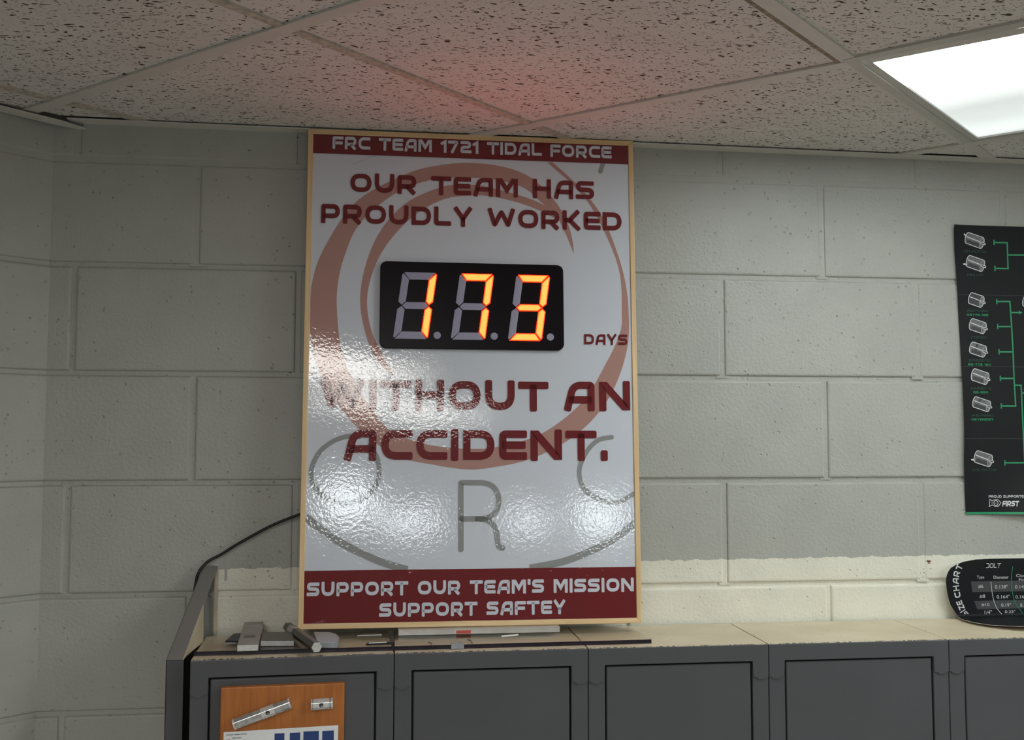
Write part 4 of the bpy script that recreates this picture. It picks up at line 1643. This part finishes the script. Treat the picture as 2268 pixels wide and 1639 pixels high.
def chart_pt(s, t, lift=0.0):
    """upright against the wall, then folding forwards over the locker tops"""
    yb = -.0200
    lean = .010 * (1 - min(1, t / BEND)) * 0.0
    if t <= BEND - RB:
        return (s, yb - lift + lean, Z0C - t)
    zc_ = Z0C - BEND + RB
    arc = RB * math.pi / 2
    a_ = min((t - (BEND - RB)) / arc, 1.0) * math.pi / 2
    if t <= BEND - RB + arc:
        return (s, yb - RB + (RB - lift) * math.cos(a_) + 0.0 if False else yb - RB * (1 - math.cos(a_)) - lift * math.cos(a_), zc_ - RB * math.sin(a_) + lift * math.sin(a_))
    rest = t - (BEND - RB + arc)
    z = zc_ - RB + .014 * min(1, rest / .13) ** 1.3 * min(1, max(0, (s - 1.685) / .12))
    return (s, yb - RB - rest, z + lift)


LEFT = [(0.0, 1.7557), (.0010, 1.7280), (.0051, 1.7020), (.0105, 1.6868), (.0168, 1.6752), (.0235, 1.6697), (.0297, 1.6666), (.0367, 1.6645), (.0450, 1.6638), (.0520, 1.6645), (.0627, 1.6655), (.0760, 1.6680), (.0892, 1.6722),
        (.1000, 1.6790), (.1090, 1.6850), (.1180, 1.6870), (.1350, 1.6800), (.1700, 1.6850), (.2050, 1.6990), (.2450, 1.7321), (.2560, 1.7600), (.2620, 1.8300)]


def left_s(t):
    for (t0, a_), (t1, b_) in zip(LEFT[:-1], LEFT[1:]):
        if t <= t1:
            return a_ + (b_ - a_) * (t - t0) / (t1 - t0)
    return LEFT[-1][1]


ts = sorted(set([p[0] for p in LEFT] + [BEND - RB + RB * math.pi / 2 * k / 6 for k in range(7)] + [.0075, .0155, .026, .036, .046, .057, .069, .083, .095, .15, .19, .225]))
mb = MB()
S1 = 2.12
NXC = 14
for ta, tb in zip(ts[:-1], ts[1:]):
    for i in range(NXC):
        def q_(t, k):
            l_ = left_s(t)
            return l_ + (S1 - l_) * (k / NXC) ** 1.5
        mb.poly([chart_pt(q_(tb, i), tb), chart_pt(q_(tb, i + 1), tb), chart_pt(q_(ta, i + 1), ta), chart_pt(q_(ta, i), ta)], 0)
        mb.poly([chart_pt(q_(tb, i), tb, -.0005), chart_pt(q_(tb, i + 1), tb, -.0005), chart_pt(q_(ta, i + 1), ta, -.0005), chart_pt(q_(ta, i), ta, -.0005)][::-1], 4)
    la, lb_ = left_s(ta), left_s(tb)
    mb.poly([chart_pt(la, ta), chart_pt(la, ta, -.0005), chart_pt(lb_, tb, -.0005), chart_pt(lb_, tb)], 4)


def cdraw(polys, m, lift=.0004):
    for p in polys:
        mb.poly([chart_pt(x, t, lift) for x, t in [(a_, -b_) for a_, b_ in ccw([(x, -t) for x, t in p])]], m)


def ctext(txt, x0, x1, tb, tt, m=1, slant=0.0, built_in=True, s=.2):
    if built_in:
        ps_ = font_polys(txt, x0, x1, -tb, -tt, slant)
    else:
        ps_ = text_polys(txt, x0, x1, -tb, -tt, s, .14, slant)
    cdraw([[(x, -z) for x, z in p] for p in ps_], m, .0007)


cdraw([[(1.7164, .0440), (2.1, .0440), (2.1, .0650), (1.7186, .0650)], [(1.7218, .0821), (2.1, .0821), (2.1, .0985), (1.7280, .0985)]], 2, .0003)
ctext('BOLT', 1.7478, 1.7792, .0180, .0090, slant=.2, built_in=False, s=.17)
ctext('Type', 1.7289, 1.7444, .0402, .0330)
ctext('Diameter', 1.7643, 1.7961, .0395, .0336)
ctext('Close', 1.8124, 1.8367, .0367, .0312)
ctext('Fit', 1.8179, 1.8285, .0448, .0396)
for row in ((('#6', 1.7312, 1.7419, .0575, .0506), ('0.138"', 1.7665, 1.7936, .0588, .0520), ('0.144"', 1.8090, 1.8369, .0593, .0527)),
            (('#8', 1.7334, 1.7451, .0770, .0701), ('0.164"', 1.7697, 1.7967, .0783, .0715), ('0.169"', 1.8095, 1.8371, .0790, .0724)),
            (('#10', 1.7367, 1.7535, .0931, .0870), ('0.19"', 1.7787, 1.7990, .0945, .0879), ('0.196"', 1.8190, 1.8420, .0952, .0887)),
            (('1/4"', 1.7429, 1.7584, .1085, .1008), ('0.25"', 1.7859, 1.8081, .1072, .1016))):
    for a_ in row:
        ctext(*a_)


def cline(pts, wd, m):
    cdraw(stroke([tuple(p) for p in spline(pts, 8)], wd, False, 'flat'), m, .0006)


cline([(1.7583, .0450), (1.7612, .0731), (1.7681, .0953), (1.7790, .1090)], .0011, 1)
cline([(1.8054, .0161), (1.8016, .0472), (1.8069, .0827), (1.8235, .1085)], .0013, 3)
PATH = [('P', 1.7085, .1125), ('S', 1.7022, .1080), ('I', 1.6970, .1015), ('Z', 1.6945, .0942), ('E', 1.6905, .0855), ('C', 1.6870, .0700), ('H', 1.6845, .0567), ('A', 1.6840, .0426), ('R', 1.6863, .0285), ('T', 1.6922, .0155)]
for i, (ch, cs, ct_) in enumerate(PATH):
    a_ = PATH[max(0, i - 1)]
    b_ = PATH[min(len(PATH) - 1, i + 1)]
    d = Vector((b_[1] - a_[1], -(b_[2] - a_[2]))).normalized()      # writing direction, up the sheet
    n_ = Vector((-d.y, d.x))
    wd, st = glyph(ch, .22)
    kx = .0098 if i > 4 else .0082
    ky = .0122
    for pl in st:
        for poly in stroke(pl, .22, ch in 'DO08', 'soft'):
            out = []
            for px, py in poly:
                v2 = d * ((px - wd / 2) * kx) + n_ * ((py - .5) * ky)
                out.append((cs + v2.x, min(ct_ - v2.y, BEND - RB - .0002)))
            cdraw([out], 1, .0007)
for t_, a_, b_ in ((.1235, 1.765, 1.815), (.1290, 1.770, 1.800)):
    cline([(a_, t_), ((a_ + b_) / 2, t_), (b_, t_)], .0012, 2)
cdraw([[(1.80, .150), (2.1, .140), (2.1, .165), (1.81, .165)]], 3, .0004)
ch_o = mb.build('size_chart', [M['poster'], M['p_white'], M['p_row'], M['p_green'], M['paper']], fix=False)
tag(ch_o, 'black bolt size chart with rounded corners, curled forwards on the lockers at the right edge', 'chart')
